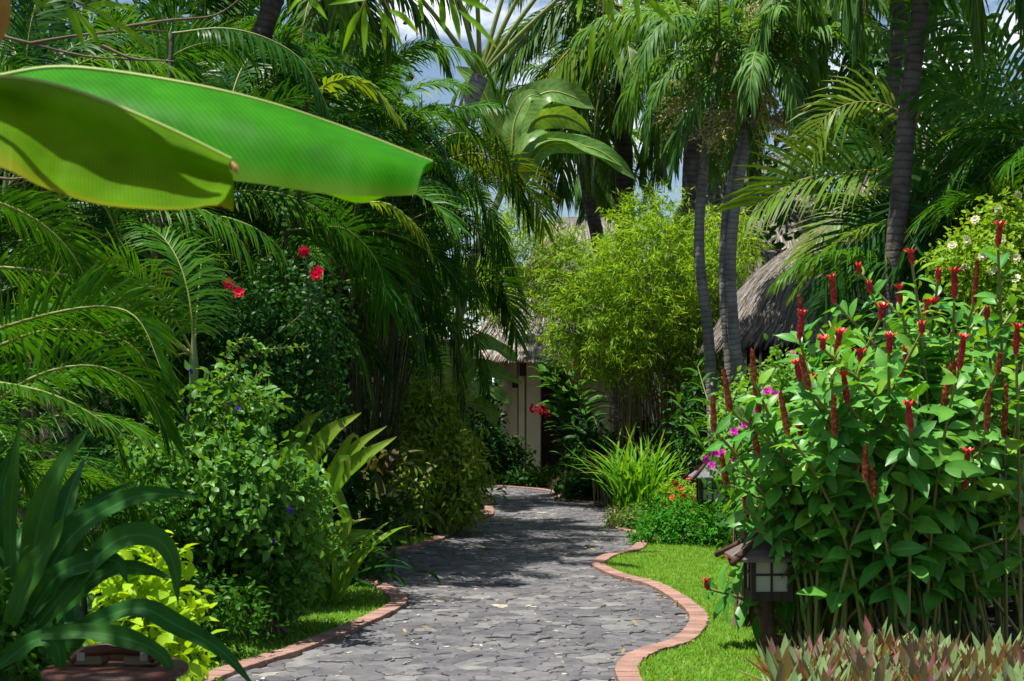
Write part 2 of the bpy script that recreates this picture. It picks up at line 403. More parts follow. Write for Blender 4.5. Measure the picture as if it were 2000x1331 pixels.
M_lidp = solid('bare_lid_wood', [(.1, .075, .04), (.17, .12, .07)], 5, .6, .2, stretch=(1, 8, 8))
M_steel = solid('pale_fitting', [(.2, .2, .18), (.3, .3, .27)], 5, .35, .05)
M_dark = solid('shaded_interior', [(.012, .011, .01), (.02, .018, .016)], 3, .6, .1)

def stone_material():
    m, nt, N, L = newmat('slate_flagstone')
    out = N.new('ShaderNodeOutputMaterial'); p = N.new('ShaderNodeBsdfPrincipled'); L.new(p.outputs[0], out.inputs[0])
    geo = N.new('ShaderNodeNewGeometry'); tc = N.new('ShaderNodeTexCoord')
    r = ramp(nt, [(0, (.08, .077, .085)), (.35, (.1, .097, .105)), (.7, (.122, .119, .126)), (.95, (.15, .147, .15)), (.993, (.2, .19, .18)), (1, (.4, .35, .28))])
    L.new(geo.outputs['Random Per Island'], r.inputs[0])
    no = N.new('ShaderNodeTexNoise'); no.inputs['Scale'].default_value = 7; no.inputs['Detail'].default_value = 8; no.inputs['Roughness'].default_value = .65
    L.new(tc.outputs['Object'], no.inputs['Vector'])
    nr = ramp(nt, [(.28, (.6, .6, .62)), (.5, (1, 1, 1)), (.72, (1.4, 1.36, 1.3))]); L.new(no.outputs[0], nr.inputs[0])
    c = mixc(nt, 1., r.outputs[0], nr.outputs[0], 'MULTIPLY')
    n2 = N.new('ShaderNodeTexNoise'); n2.inputs['Scale'].default_value = 1.1; n2.inputs['Detail'].default_value = 4; L.new(tc.outputs['Object'], n2.inputs['Vector'])
    r2 = ramp(nt, [(.35, (.8, .8, .82)), (.65, (1.18, 1.16, 1.12))]); L.new(n2.outputs[0], r2.inputs[0])
    c = mixc(nt, 1., c, r2.outputs[0], 'MULTIPLY')
    L.new(c, p.inputs['Base Color']); p.inputs['Roughness'].default_value = .62; p.inputs['Specular IOR Level'].default_value = .4
    n3 = N.new('ShaderNodeTexNoise'); n3.inputs['Scale'].default_value = 24; n3.inputs['Detail'].default_value = 8; n3.inputs['Roughness'].default_value = .6
    L.new(tc.outputs['Object'], n3.inputs['Vector'])
    b = N.new('ShaderNodeBump'); b.inputs['Strength'].default_value = .7; b.inputs['Distance'].default_value = .012
    L.new(n3.outputs[0], b.inputs['Height']); L.new(b.outputs[0], p.inputs['Normal'])
    return m
M_stone = stone_material()
M_chip = solid('stone_chip', [(.14, .14, .145), (.26, .25, .23), (.5, .45, .38)], 20, .8, .4, island=.85)

# ------------------------------------------------------------------ the ground, path and lawns
LP = [gnd(*p) for p in [(430, 1331), (600, 1272), (720, 1222), (793, 1183), (782, 1160), (742, 1138), (716, 1118), (705, 1100), (735, 1086), (807, 1073), (846, 1063), (874, 1050), (905, 1030), (950, 1012), (965, 1003), (957, 980), (944, 963)]]
RP = [gnd(*p) for p in [(1206, 1331), (1212, 1295), (1250, 1273), (1315, 1253), (1347, 1211), (1315, 1176), (1262, 1145), (1196, 1127), (1156, 1107), (1165, 1094), (1190, 1084), (1231, 1074), (1245, 1055), (1228, 1042), (1192, 1029), (1190, 1008), (1196, 995), (1170, 985), (1087, 978), (1084, 967)]]
LPn = [np.array(p) for p in [(-1.6, -3), (-1.7, 1), (-2.0, 4), (-2.0, 6.5)]]
RPn = [np.array(p) for p in [(1.7, -3), (1.6, 1), (1.3, 4), (.72, 6.6)]]
LPf = [np.array(p) for p in [(-1.2, 28.4), (-3.5, 29)]]
RPf = [np.array(p) for p in [(.4, 28.4), (-1.2, 30.2), (-3.5, 31)]]
Lc = curve(LPn + LP + LPf, 420); Rc = curve(RPn + RP + RPf, 420)

def inside(poly, pts):
    poly = np.asarray(poly); x, y = pts[:, 0], pts[:, 1]; r = np.zeros(len(pts), bool)
    x0, y0 = poly[:, 0], poly[:, 1]; x1, y1 = np.roll(x0, -1), np.roll(y0, -1)
    for a, b, c, d in zip(x0, y0, x1, y1):
        if b == d: continue
        k = ((b > y) != (d > y)) & (x < (c - a) * (y - b) / (d - b) + a); r ^= k
    return r

def sheet(name, poly, z, mat):
    poly = [Vector((p[0], p[1], z)) for p in poly]
    mb = MB(); tr = [t for t in tessellate_polygon([poly])]
    V = np.array([tuple(p) for p in poly])
    T = np.array(tr)
    a, b, c = V[T[:, 0]], V[T[:, 1]], V[T[:, 2]]
    fl = np.cross(b - a, c - a)[:, 2] < 0
    T[fl] = T[fl][:, ::-1]
    mb.add(V, tris=T)
    return structure(obj(name, mb, mat))

sheet('ground', [(-200, -60), (200, -60), (200, 260), (-200, 260)], -.03, M_soil)
pathpoly = np.vstack([Lc, Rc[::-1]])

def flagstones():
    rng = np.random.default_rng(5); s = .155
    gx, gy = np.meshgrid(np.arange(-4.5, 3, s), np.arange(1.5, 31.2, s))
    P = np.stack([gx.ravel(), gy.ravel()], 1); P[:, 0] += (np.round(P[:, 1] / s) % 2) * s / 2
    P += rng.uniform(-.5, .5, P.shape) * s * np.array([1.15, .9])
    ins = inside(pathpoly, P)
    mb = MB()
    for i in np.nonzero(ins)[0]:
        c = P[i]; d = P - c; dd = (d ** 2).sum(1); nb = np.nonzero((dd < (2.6 * s) ** 2) & (dd > 0))[0]
        poly = [np.array(q) * s * 1.6 for q in ((-1, -1), (1, -1), (1, 1), (-1, 1))]
        for j in nb[np.argsort(dd[nb])]:
            n = d[j]; h = dd[j] / 2; new = []
            for a, b in zip(poly, poly[1:] + poly[:1]):
                fa, fb = a @ n - h, b @ n - h
                if fa <= 0: new.append(a)
                if (fa < 0) != (fb < 0) and fa != fb: new.append(a + (b - a) * fa / (fa - fb))
            poly = new
            if len(poly) < 3: break
        if len(poly) < 3: continue
        q = []
        for a, b in zip(poly, poly[1:] + poly[:1]):      # chipped, wandering edges
            ln = np.linalg.norm(b - a)
            if ln < .012: continue
            k = max(1, int(ln / .035))
            for e in range(k):
                t = e / k; o = np.array([-(b - a)[1], (b - a)[0]]) / ln
                q.append(a + (b - a) * t + o * (rng.normal(0, .009) if e else 0))
        q = np.array(q); m = len(q)
        if m < 3: continue
        rad = np.linalg.norm(q, axis=1, keepdims=True)
        qi = q * (1 - (.0065 + rng.uniform(0, .005)) / np.maximum(rad, .03)); qo = q * (1 - .003 / np.maximum(rad, .03))
        z = rng.normal(0, .0032); tx, ty = rng.normal(0, .016, 2)
        top = z + qi @ np.array([tx, ty]) + rng.normal(0, .0012, m)
        V = np.vstack([np.c_[qo + c, np.full(m, -.028)], np.c_[qo + c, top - .006], np.c_[qi + c, top]])
        i0 = np.arange(m); i1 = (i0 + 1) % m
        mb.add(V, np.vstack([np.stack([i0 + r * m, i1 + r * m, i1 + (r + 1) * m, i0 + (r + 1) * m], 1) for r in (0, 1)]), polys=[list(range(2 * m, 3 * m))])
    XY = np.stack([rng.uniform(-3.5, 2.5, 4000), rng.uniform(5, 30, 4000)], 1)
    for x, y in XY[inside(pathpoly, XY)]:       # chips and slivers in the joints
        m = rng.integers(4, 7); th = np.sort(rng.uniform(0, 2 * pi, m)); r = rng.uniform(.008, .028) * rng.uniform(.6, 1.2, m); a = rng.uniform(0, pi); st = rng.uniform(.8, 2.2)
        q = np.stack([np.cos(th) * r * st, np.sin(th) * r], 1) @ np.array([[math.cos(a), math.sin(a)], [-math.sin(a), math.cos(a)]]) + [x, y]
        z = rng.uniform(-.006, .005); i0 = np.arange(m); i1 = (i0 + 1) % m
        mb.add(np.vstack([np.c_[q, np.full(m, -.02)], np.c_[q, z + rng.normal(0, .002, m)]]), np.stack([i0, i1, i1 + m, i0 + m], 1), polys=[list(range(m, 2 * m))], mat=1)
    o = obj('stone_path', mb, [M_stone, M_chip], smooth=False); structure(o)
sheet('path_bed', pathpoly, -.012, M_mortar)
flagstones()

def kerb(name, C, side):
    rng = np.random.default_rng(8); L = np.linalg.norm(np.diff(C, axis=0), axis=1).sum()
    n = int(L / .079); P = resample(C, n); T = tangents(P); O = np.stack([-T[:, 1], T[:, 0]], 1) * side
    mb = MB()
    for i in range(1, n - 1):
        if P[i, 1] < 5.5: continue
        w = .07 + rng.uniform(-.004, .004); h = .001 * (i % 2) + rng.normal(0, .001)
        c = P[i] + O[i] * w
        a = math.atan2(O[i, 1], O[i, 0]) + rng.normal(0, .008)
        box(mb, (c[0], c[1], -.012 + h), (2 * w, .0755, .08), rot=a, bev=.003)
    return structure(obj(name, mb, M_brick, smooth=False))
kerb('brick_kerb', Lc, 1); kerb('brick_kerb', Rc, -1)

def rng_slice(C, y0, y1): return C[(C[:, 1] >= y0) & (C[:, 1] <= y1)]
lawnL = np.vstack([rng_slice(Lc, 6.5, 18.2), [(-4.6, 18.2), (-4.6, 6.5)]])
lawnR = np.vstack([rng_slice(Rc, 6.5, 16.9), [(3.4, 16.9), (3.4, 6.5)]])
sheet('lawn', lawnL, -.006, M_lawn); sheet('lawn', lawnR, -.006, M_lawn)

def turf():
    rng = np.random.default_rng(3); mb = MB()
    for poly, C, x0, x1, y0, y1, n in ((lawnL, Lc, -2.6, -.5, 8, 18.2, 60000), (lawnR, Rc, .5, 2.9, 8, 16.9, 125000)):
        P = np.stack([rng.uniform(x0, x1, n), y0 + (y1 - y0) * rng.uniform(0, 1, n) ** 1.25], 1)
        P = P[inside(poly, P)]
        d = np.min(np.linalg.norm(P[:, None] - rng_slice(C, 7, 19)[None], axis=2), axis=1) if len(P) < 400 else np.concatenate([np.min(np.linalg.norm(p[:, None] - rng_slice(C, 7, 19)[None], axis=2), axis=1) for p in np.array_split(P, 40)])
        P = P[d > .118]; m = len(P)
        az = rng.uniform(0, 2 * pi, m); t = rng.uniform(.15, .95, m)
        D = np.stack([np.cos(az) * t, np.sin(az) * t, np.ones(m)], 1)
        Nn = np.stack([np.cos(az), np.sin(az), -t * .3], 1) * -1
        P3 = np.c_[P, np.full(m, -.008)]
        s = rng.uniform(.025, .05, m) * (1 + .25 * np.sin(P[:, 0] * 5.1) * np.cos(P[:, 1] * 3.3))
        v, q, tt, lc = THIN
        scatter_leaves(mb, P3, D, Nn, s, THIN, width=1.5)
    o = obj('grass', mb, M_grass); o['kind'] = 'stuff'; o['label'] = 'short bright green turf blades on both lawns'
turf()
def litter():
    rng = np.random.default_rng(14); mb = MB(); P = np.stack([rng.uniform(-2.6, 2.6, 900), rng.uniform(8, 26, 900)], 1)
    e = np.array([min(np.min(np.linalg.norm(Lc - p, axis=1)), np.min(np.linalg.norm(Rc - p, axis=1))) for p in P])
    P = P[(e < .5) | (rng.random(900) < .05)]; P = P[rng.random(len(P)) < .42]; m = len(P); az = rng.uniform(0, 2 * pi, m)
    scatter_leaves(mb, np.c_[P, rng.uniform(.02, .045, m)], np.stack([np.cos(az), np.sin(az), rng.normal(.1, .25, m)], 1), np.c_[rng.normal(0, .25, (m, 2)), np.ones(m)], rng.uniform(.03, .085, m), LANCE, width=1.5)
    o = obj('leaf_litter', mb, M_litter); o['kind'] = 'stuff'; o['label'] = 'a few dry fallen leaves along the edges of the stone path'
litter()
#@@PLANTS
# ------------------------------------------------------------------ palms
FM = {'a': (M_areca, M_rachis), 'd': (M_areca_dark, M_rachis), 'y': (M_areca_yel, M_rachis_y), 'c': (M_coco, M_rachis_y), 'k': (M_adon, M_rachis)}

def add_frond(parent, pts, kind='a', rng=None, **kw):
    mb = MB(); frond(mb, pts, rng=rng, **kw)
    return obj('frond', mb, list(FM[kind]), parent)

def areca(label, base, stems, seed, group, nf=6, L=(1.7, 2.3), azr=(0, 360), kinds='aaddy', lean=.12, LL=.46, n=44, specials=(), w=.03, elr=(82, 8), rad=.028, bendr=(70, 110)):
    """a clump of slender canes, each topped with arching feather leaves; stems = [(dx, dy, height)]"""
    n = int(n * 1.4); w *= .8
    rng = np.random.default_rng(seed); base = np.array([base[0], base[1], 0.])
    t = thing('areca_palm', label, 'palm', base, group)
    for dx, dy, h in stems:
        b = base + [dx, dy, 0]; la = rng.uniform(0, 2 * pi)
        top = b + [math.cos(la) * lean * h + dx * .25, math.sin(la) * lean * h + dy * .25, h]
        P = curve([b, b * .5 + top * .5 + [dx * -.06, dy * -.06, 0], top], 14)
        mb = MB(); tube(mb, P, [rad * 1.25, rad, rad * .95], 8); obj('stem', mb, M_cane, t)
        mb = MB(); tube(mb, [top + [0, 0, -.02], top + [0, 0, .22], top + [0, 0, .45]], [rad * 1.15, rad * 1.3, rad * .5], 8); obj('crownshaft', mb, M_shaft, t)
        a0 = rng.uniform(0, 360)
        for i in range(nf):
            f = i / max(1, nf - 1)
            az = azr[0] + ((a0 + i * 137.5) % 360) / 360 * (azr[1] - azr[0])
            el = elr[0] + (elr[1] - elr[0]) * f + rng.normal(0, 6)
            ln = rng.uniform(*L) * (.85 + .15 * f)
            pts = arc(top + [0, 0, .3], az, el, ln, rng.uniform(*bendr), twist=rng.normal(0, 14))
            add_frond(t, pts, kinds[rng.integers(len(kinds))], rng, LL=LL * rng.uniform(.9, 1.1), n=n, vee=rng.uniform(12, 32), droop=rng.uniform(.18, .42), w=w, roll=rng.normal(0, 28))
    for sp in specials:
        kw = dict(sp[2]) if len(sp) > 2 else {}; p0 = np.array(sp[0][0])
        if p0[2] > .5:                                     # the cane that carries it
            g0 = np.array([base[0] * .75 + p0[0] * .25 + rng.normal(0, .12), base[1] * .75 + p0[1] * .25 + rng.normal(0, .12), 0])
            mb = MB(); tube(mb, curve([g0, g0 * .45 + p0 * .55 + (g0 - p0) * [.12, .12, 0], p0], 14), [rad * 1.1, rad * .9, rad * .7], 8); obj('stem', mb, M_cane, t)
        add_frond(t, sp[0], sp[1], rng, **dict(dict(LL=LL, n=n + 6, w=w), **kw))
    return t

def pxs(Y, *pts):
    return [at(p[0], p[1], p[2] if len(p) > 2 else Y) for p in pts]

GL = 'areca palms massed on the left of the path'
areca('low areca palm with light yellow-green fronds reaching in from the left edge', (-3.75, 8.2),
      [(0, 0, .5), (.3, -.3, .75), (.2, .4, .95), (-.2, .3, 1.3)], 11, GL, nf=5, L=(1.2, 1.6), azr=(-75, 70), kinds='aaaad', LL=.38, n=48, w=.02,
      specials=[(pxs(7.4, (-60, 660), (105, 612), (210, 600), (273, 628, 7.3), (318, 730, 7.2)), 'a', dict(LL=.36, n=54, vee=35, droop=.2, roll=50, w=.018)),
                (pxs(7.8, (-40, 380), (70, 430), (140, 495), (180, 575)), 'a', dict(LL=.36, n=48, vee=20, droop=.25, roll=50, w=.018)),
                (pxs(7.6, (-60, 700), (100, 645), (260, 678), (318, 815)), 'a', dict(LL=.34, n=50, vee=30, droop=.25, roll=50, w=.018)),
                (pxs(7.2, (-60, 740), (70, 762), (157, 797), (217, 842), (245, 900)), 'a', dict(LL=.16, n=54, vee=20, droop=.5)),
                (pxs(7.9, (-50, 520), (80, 530), (200, 560), (300, 640)), 'a', dict(LL=.36, n=50, vee=30, droop=.25, roll=50, w=.018)),
                (pxs(7.3, (-60, 830), (60, 740), (180, 715), (280, 760), (330, 850)), 'a', dict(LL=.32, n=50, vee=25, droop=.3, roll=50, w=.018))])
areca('tall areca palm behind the big banana leaf, its long fronds hanging over dark shrubs', (-3.0, 10.8),
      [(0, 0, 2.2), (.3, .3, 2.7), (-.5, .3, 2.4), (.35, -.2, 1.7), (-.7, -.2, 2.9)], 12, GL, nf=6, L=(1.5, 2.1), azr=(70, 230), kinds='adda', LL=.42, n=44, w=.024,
      specials=[(pxs(11.6, (120, 470), (230, 415), (380, 405), (470, 470), (500, 560)), 'a', dict(LL=.5, n=50, vee=5, droop=.6)),
                (pxs(11.7, (330, 430), (440, 425), (540, 480), (580, 600)), 'a', dict(LL=.36, n=46, vee=10, droop=.5)),
                (pxs(11.6, (336, 66), (437, 56), (525, 77), (595, 125), (647, 225)), 'd', dict(LL=.42, n=44, vee=-5, droop=.7)),
                (pxs(11, (60, 180), (200, 110), (330, 130), (420, 210)), 'a', dict(LL=.4, n=40, vee=10, droop=.4))])
areca('areca palm in the upper left corner with dappled fronds above the banana leaf', (-4.6, 12.5),
      [(0, 0, 3.2), (.6, .2, 3.7), (.3, .6, 4.1), (1.1, .3, 3.2), (1.3, .5, 4.0)], 13, GL, nf=6, L=(1.7, 2.2), azr=(-10, 130), kinds='adad', n=40, w=.028)
areca('dense areca palm mid left, dark cascading fronds above the pale strap-leaved plant', (-2.6, 14.7),
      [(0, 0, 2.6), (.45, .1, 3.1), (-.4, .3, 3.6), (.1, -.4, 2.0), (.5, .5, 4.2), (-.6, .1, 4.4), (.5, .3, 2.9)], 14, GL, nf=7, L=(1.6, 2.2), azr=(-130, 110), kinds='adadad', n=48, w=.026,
      specials=[(pxs(13, (560, 450), (657, 444), (702, 468), (740, 520), (760, 600)), 'a', dict(LL=.6, n=60, vee=0, droop=.2, roll=55)),
                (pxs(12.6, (600, 200), (650, 160), (710, 165), (765, 215)), 'y', dict(LL=.36, n=26, vee=15, droop=.3, w=.05)),
                (pxs(13, (700, 395), (760, 400), (810, 440), (835, 480)), 'y', dict(LL=.3, n=36, vee=10, droop=.4)),
                (pxs(13.4, (560, 640), (640, 620), (690, 660), (720, 740)), 'a', dict(LL=.4, n=44, vee=5, droop=.5)),
                (pxs(13.4, (640, 560), (720, 545), (800, 590), (830, 690)), 'd', dict(LL=.55, n=46, vee=0, droop=.5))])
areca('tallest areca palm leaning over the path, glossy fronds tumbling in layers to its right', (-2.0, 19.0),
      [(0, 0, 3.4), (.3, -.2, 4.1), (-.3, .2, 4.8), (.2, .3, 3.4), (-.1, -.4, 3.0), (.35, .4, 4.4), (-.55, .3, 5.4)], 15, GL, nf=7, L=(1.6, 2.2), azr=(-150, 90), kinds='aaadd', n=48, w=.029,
      specials=[(pxs(17, (800, 230), (850, 205), (940, 225), (990, 300), (1012, 420)), 'a', dict(LL=.5, n=48, vee=5, droop=.45)),
                (pxs(17.5, (850, 320), (930, 300), (1005, 335), (1045, 385), (1062, 440)), 'y', dict(LL=.5, n=54, vee=5, droop=.2, roll=60)),
                (pxs(17, (740, 120), (840, 90), (930, 110), (980, 190)), 'a', dict(LL=.45, n=46, vee=10, droop=.5)),
                (pxs(17, (860, 580), (925, 548), (985, 575), (1010, 660)), 'a', dict(LL=.5, n=56, vee=5, droop=.25, roll=55)),
                (pxs(16.5, (760, 330), (830, 300), (920, 340), (960, 470)), 'd', dict(LL=.55, n=48, vee=5, droop=.5)),
                (pxs(16, (800, 500), (850, 480), (885, 540), (900, 690)), 'd', dict(LL=.55, n=48, vee=0, droop=.6)),
                (pxs(17, (800, 430), (880, 405), (945, 470), (985, 600)), 'd', dict(LL=.55, n=52, vee=0, droop=.35, roll=30)),
                (pxs(17.2, (770, 380), (860, 350), (945, 400), (1000, 520)), 'a', dict(LL=.55, n=52, vee=0, droop=.35, roll=30)),
                (pxs(16.8, (760, 610), (830, 585), (885, 650), (905, 790)), 'd', dict(LL=.5, n=50, vee=0, droop=.4, roll=20)),
                (pxs(17, (800, 660), (880, 625), (930, 660), (950, 760)), 'a', dict(LL=.45, n=50, vee=0, droop=.4, roll=35)),
                (pxs(16.6, (700, 600), (770, 560), (830, 600), (860, 720)), 'd', dict(LL=.5, n=50, vee=0, droop=.4, roll=20)),
                (pxs(17.4, (780, 470), (850, 440), (900, 480), (930, 590)), 'd', dict(LL=.55, n=50, vee=0, droop=.4, roll=30)),
                (pxs(16.5, (680, 500), (760, 470), (830, 520), (865, 640)), 'a', dict(LL=.5, n=50, vee=0, droop=.4, roll=30)),
                (pxs(17.6, (820, 300), (900, 260), (980, 300), (1030, 420)), 'd', dict(LL=.55, n=52, vee=0, droop=.35, roll=30)),
                (pxs(17, (700, 240), (760, 200), (830, 235), (870, 330)), 'a', dict(LL=.4, n=46, vee=10, droop=.4))])
areca('areca palm farther up the path, its lower fronds beside the far white house', (-1.75, 21.5),
      [(0, 0, 2.4), (.35, .2, 3.0), (-.2, .4, 3.8), (.3, -.3, 1.6)], 16, GL, nf=6, L=(1.6, 2.1), azr=(100, 270), kinds='adda', n=44, w=.031, elr=(82, 30))

GR = 'areca palms on the right before the thatched hut'
areca('yellow-green areca palm arching across the thatched hut on the right', (4.1, 12.6),
      [(0, 0, 1.5), (.3, .4, 1.9), (-.3, .4, 2.2), (.5, -.1, 2.5)], 17, GR, nf=5, L=(1.6, 2.1), azr=(50, 290), kinds='aadd', n=48, w=.026, elr=(80, 30),
      specials=[(pxs(13.2, (1850, 400), (1734, 336), (1650, 338), (1562, 352), (1480, 400)), 'y', dict(LL=.72, n=40, vee=35, droop=.18, w=.032, a0=75, a1=35, jit=3, roll=62)),
                (pxs(13, (1850, 470), (1745, 428), (1668, 470), (1612, 560)), 'd', dict(LL=.6, n=40, vee=0, droop=.2, w=.034, a0=75, a1=35, jit=3, roll=62)),
                (pxs(12.6, (1870, 480), (1740, 440), (1640, 470), (1560, 560)), 'y', dict(LL=.35, n=50, vee=20, droop=.3)),
                (pxs(12.4, (2010, 420), (1950, 260), (1880, 190), (1790, 170)), 'a', dict(LL=.6, n=40, vee=20, droop=.25, w=.032, a0=75, a1=35, jit=3, roll=62)),
                (pxs(13, (1990, 390), (1900, 250), (1840, 130), (1800, 60)), 'a', dict(LL=.68, n=40, vee=10, droop=.2, w=.032, a0=75, a1=35, jit=3, roll=62)),
                (pxs(12.5, (2060, 330), (1970, 160), (1900, 60), (1800, 0)), 'a', dict(LL=.68, n=40, vee=10, droop=.2, w=.032, a0=75, a1=35, jit=3, roll=62)),
                (pxs(13.2, (1900, 470), (1800, 260), (1710, 200), (1620, 220), (1580, 290)), 'y', dict(LL=.55, n=40, vee=15, droop=.35, w=.032, a0=75, a1=35, jit=3, roll=62)),
                (pxs(12.4, (1900, 500), (1860, 420), (1800, 440), (1760, 540)), 'd', dict(LL=.55, n=60, vee=10, droop=.3, w=.032, a0=75, a1=35, jit=3, roll=62)),
                (pxs(14, (1860, 430), (1740, 400), (1640, 425), (1560, 500)), 'y', dict(LL=.5, n=44, vee=0, droop=.2, w=.026, roll=50)),
                (pxs(14.2, (1850, 500), (1740, 480), (1660, 520), (1600, 600)), 'd', dict(LL=.5, n=44, vee=0, droop=.2, w=.026, roll=50)),
                (pxs(14.4, (1840, 380), (1720, 290), (1620, 280), (1530, 330)), 'd', dict(LL=.6, n=44, vee=0, droop=.2, w=.028, roll=55)),
                (pxs(13.5, (1900, 430), (1820, 330), (1740, 290), (1650, 300)), 'd', dict(LL=.6, n=40, vee=15, droop=.3, w=.032, a0=75, a1=35, jit=3, roll=62)),
                (pxs(12.8, (1960, 440), (1900, 330), (1840, 300), (1770, 330)), 'a', dict(LL=.6, n=40, vee=10, droop=.3, w=.032, a0=75, a1=35, jit=3, roll=62)),
                (pxs(13.6, (1920, 480), (1860, 400), (1790, 390), (1700, 440)), 'd', dict(LL=.6, n=40, vee=5, droop=.3, w=.032, a0=75, a1=35, jit=3, roll=62)),
                (pxs(12.3, (2040, 470), (1980, 350), (1930, 330), (1870, 400)), 'd', dict(LL=.6, n=40, vee=5, droop=.3, w=.032, a0=75, a1=35, jit=3, roll=62)),
                (pxs(12.2, (2050, 400), (2000, 300), (1940, 270), (1880, 320)), 'a', dict(LL=.6, n=54, vee=5, droop=.35))])
areca('dark areca palm at the far right edge behind the white-flowered bush', (4.75, 12.2),
      [(0, 0, 1.8), (.2, .3, 2.4), (.3, -.2, 2.8)], 18, GR, nf=6, L=(1.6, 2.2), azr=(60, 280), kinds='adad', n=44, w=.028)

def trunk_palm(name, label, cat, pts, r, crown, kind, seed, group=None, nf=14, L=(1.5, 1.9), LL=.5, n=40, w=.045, shaft=.7, mat=M_trunk, smat=M_shaft, inflo=0, elr=(70, -25), bend=(70, 115), droop=(.5, .8), vee=(5, 25), plume=10, azr=(0, 360), a0=62, specials=(), power=1.2):
    rng = np.random.default_rng(seed); P = curve(pts, 60)
    base = P[0].copy()
    t = thing(name, label, cat, base, group)
    # trunk with leaf-scar rings
    m = 150; Q = resample(P, m); rr = np.interp(np.linspace(0, 1, m), [0, .06, .5, 1], [r * 1.35, r * 1.08, r, r * .82]) * (1 + .012 * np.sin(np.arange(m) * 2.1) + rng.normal(0, .008, m))
    mb = MB(); tube(mb, Q, rr, 14); obj('trunk', mb, mat, t)
    top = Q[-1]; d = nrm(Q[-1] - Q[-6])
    if shaft:
        mb = MB(); tube(mb, [top - d * .03, top + d * shaft * .3, top + d * shaft], [r * .95, r * 1.12, r * .45], 12); obj('crownshaft', mb, smat, t)
    c = top + d * shaft * .9
    if crown:
        for i in range(nf):
            f = i / max(1, nf - 1); az = azr[0] + ((i * 137.5 + rng.uniform(-15, 15)) % 360) / 360 * (azr[1] - azr[0])
            el = elr[0] + (elr[1] - elr[0]) * f + rng.normal(0, 5)
            pts_ = arc(c, az, el, rng.uniform(*L), rng.uniform(*bend), power=power, twist=rng.normal(0, 10))
            add_frond(t, pts_, kind, rng, LL=LL * rng.uniform(.9, 1.1), n=n, vee=rng.uniform(*vee), droop=rng.uniform(*droop), w=w, plume=plume, r0=.02, a0=a0)
    for sp in specials:
        kw = dict(sp[2]) if len(sp) > 2 else {}
        add_frond(t, sp[0], sp[1], rng, **dict(dict(LL=LL, n=n, w=w), **kw))
    for i in range(inflo):
        az = rng.uniform(0, 2 * pi) if inflo > 2 else (pi * (1.1 + .8 * i))
        mb = MB(); o = top + d * .02; hd = np.array([math.cos(az), math.sin(az) * .6, -.15])
        tips = []
        for k in range(26):
            dd = nrm(hd + rng.normal(0, .45, 3)); ln = rng.uniform(.35, .62)
            q = curve([o, o + hd * .18, o + hd * .2 + dd * ln * .6 + [0, 0, -.03], o + hd * .2 + dd * ln + [0, 0, -.14]], 8)
            tube(mb, q, [.004, .002], 4)
            for e in range(3, 8):
                for z in range(9): tips.append(q[e] + rng.normal(0, .035, 3))
        tips = np.array(tips); scatter_leaves(mb, tips, rng.normal(0, 1, tips.shape), rng.normal(0, 1, tips.shape), rng.uniform(.025, .05, len(tips)), SMALL)
        obj('blossom_spray', mb, M_inflo, t)
    return t

GT = 'grey-trunked palms beside the bamboo'
A_ = dict(LL=.5, n=44, w=.036, nf=15, L=(1.5, 2.0), kind='k', inflo=2)
def gx(px, Y): return np.array([(px - 1000) / F * Y, Y, 0])
trunk_palm('slender_palm', 'slimmest grey palm trunk, curving gently, nearest the bamboo clump', 'palm',
           [gx(1402, 18.2)] + pxs(18.2, (1385, 680), (1366, 500), (1372, 350), (1392, 190)), .071, True, seed=21, group=GT, **A_)
trunk_palm('slender_palm', 'thicker grey palm trunk in front of the twin trunk, blossom sprays under drooping fronds', 'palm',
           [gx(1470, 17.9)] + pxs(17.9, (1446, 780), (1427, 560), (1436, 400), (1468, 230)), .076, True, seed=22, group=GT, smat=M_shaft_br, **dict(A_, inflo=2,
           specials=[(pxs(17.5, (1490, 60), (1500, 40), (1460, 110), (1440, 220)), 'k', dict(LL=.45, n=46, vee=0, droop=.5, r0=.02)),
                     (pxs(17.5, (1490, 60), (1470, 70), (1455, 150), (1465, 260)), 'k', dict(LL=.4, n=46, vee=0, droop=.5, r0=.02)),
                     (pxs(17.6, (1500, 50), (1560, 0), (1610, 60), (1600, 220)), 'k', dict(LL=.5, n=46, vee=0, droop=.6, r0=.02))]))
trunk_palm('slender_palm', 'pale twin trunk touching the left side of the thicker grey palm', 'palm',
           [gx(1436, 18.0)] + pxs(18.0, (1424, 720), (1413, 560), (1424, 380), (1490, 130), (1555, 20)), .056, True, seed=23, group=GT, **dict(A_, inflo=1))
trunk_palm('tall_palm', 'dark brown ringed palm trunk rising in front of the thatched hut', 'palm',
           [gx(1738, 12.4)] + pxs(12.4, (1745, 570), (1757, 400), (1772, 230), (1792, 60), (1812, -120)), .088, True, kind='k', seed=24, group='dark palm trunks on the right', mat=M_trunk_dk, nf=14, L=(1.5, 1.9), LL=.5, n=46, w=.04, inflo=0,
           specials=[(pxs(12, (1815, -170), (1860, -150), (1900, -60), (1915, 80)), 'k', dict(LL=.5, n=50, vee=0, droop=.6, r0=.02)),
                     (pxs(12.2, (1815, -170), (1770, -190), (1700, -120), (1670, 60)), 'k', dict(LL=.5, n=50, vee=0, droop=.6, r0=.02)),
                     (pxs(11.8, (1815, -170), (1900, -190), (1980, -100), (2010, 60)), 'k', dict(LL=.5, n=50, vee=0, droop=.6, r0=.02))])
trunk_palm('tall_palm', 'thinner dark palm trunk partly hidden behind the brown ringed one', 'palm',
           [gx(1700, 15.5)] + pxs(15.5, (1715, 520), (1736, 270), (1752, 90), (1758, -60)), .085, True, kind='k', seed=25, group='dark palm trunks on the right', mat=M_trunk_dk, nf=13, L=(1.5, 1.9), LL=.5, n=42, w=.045)
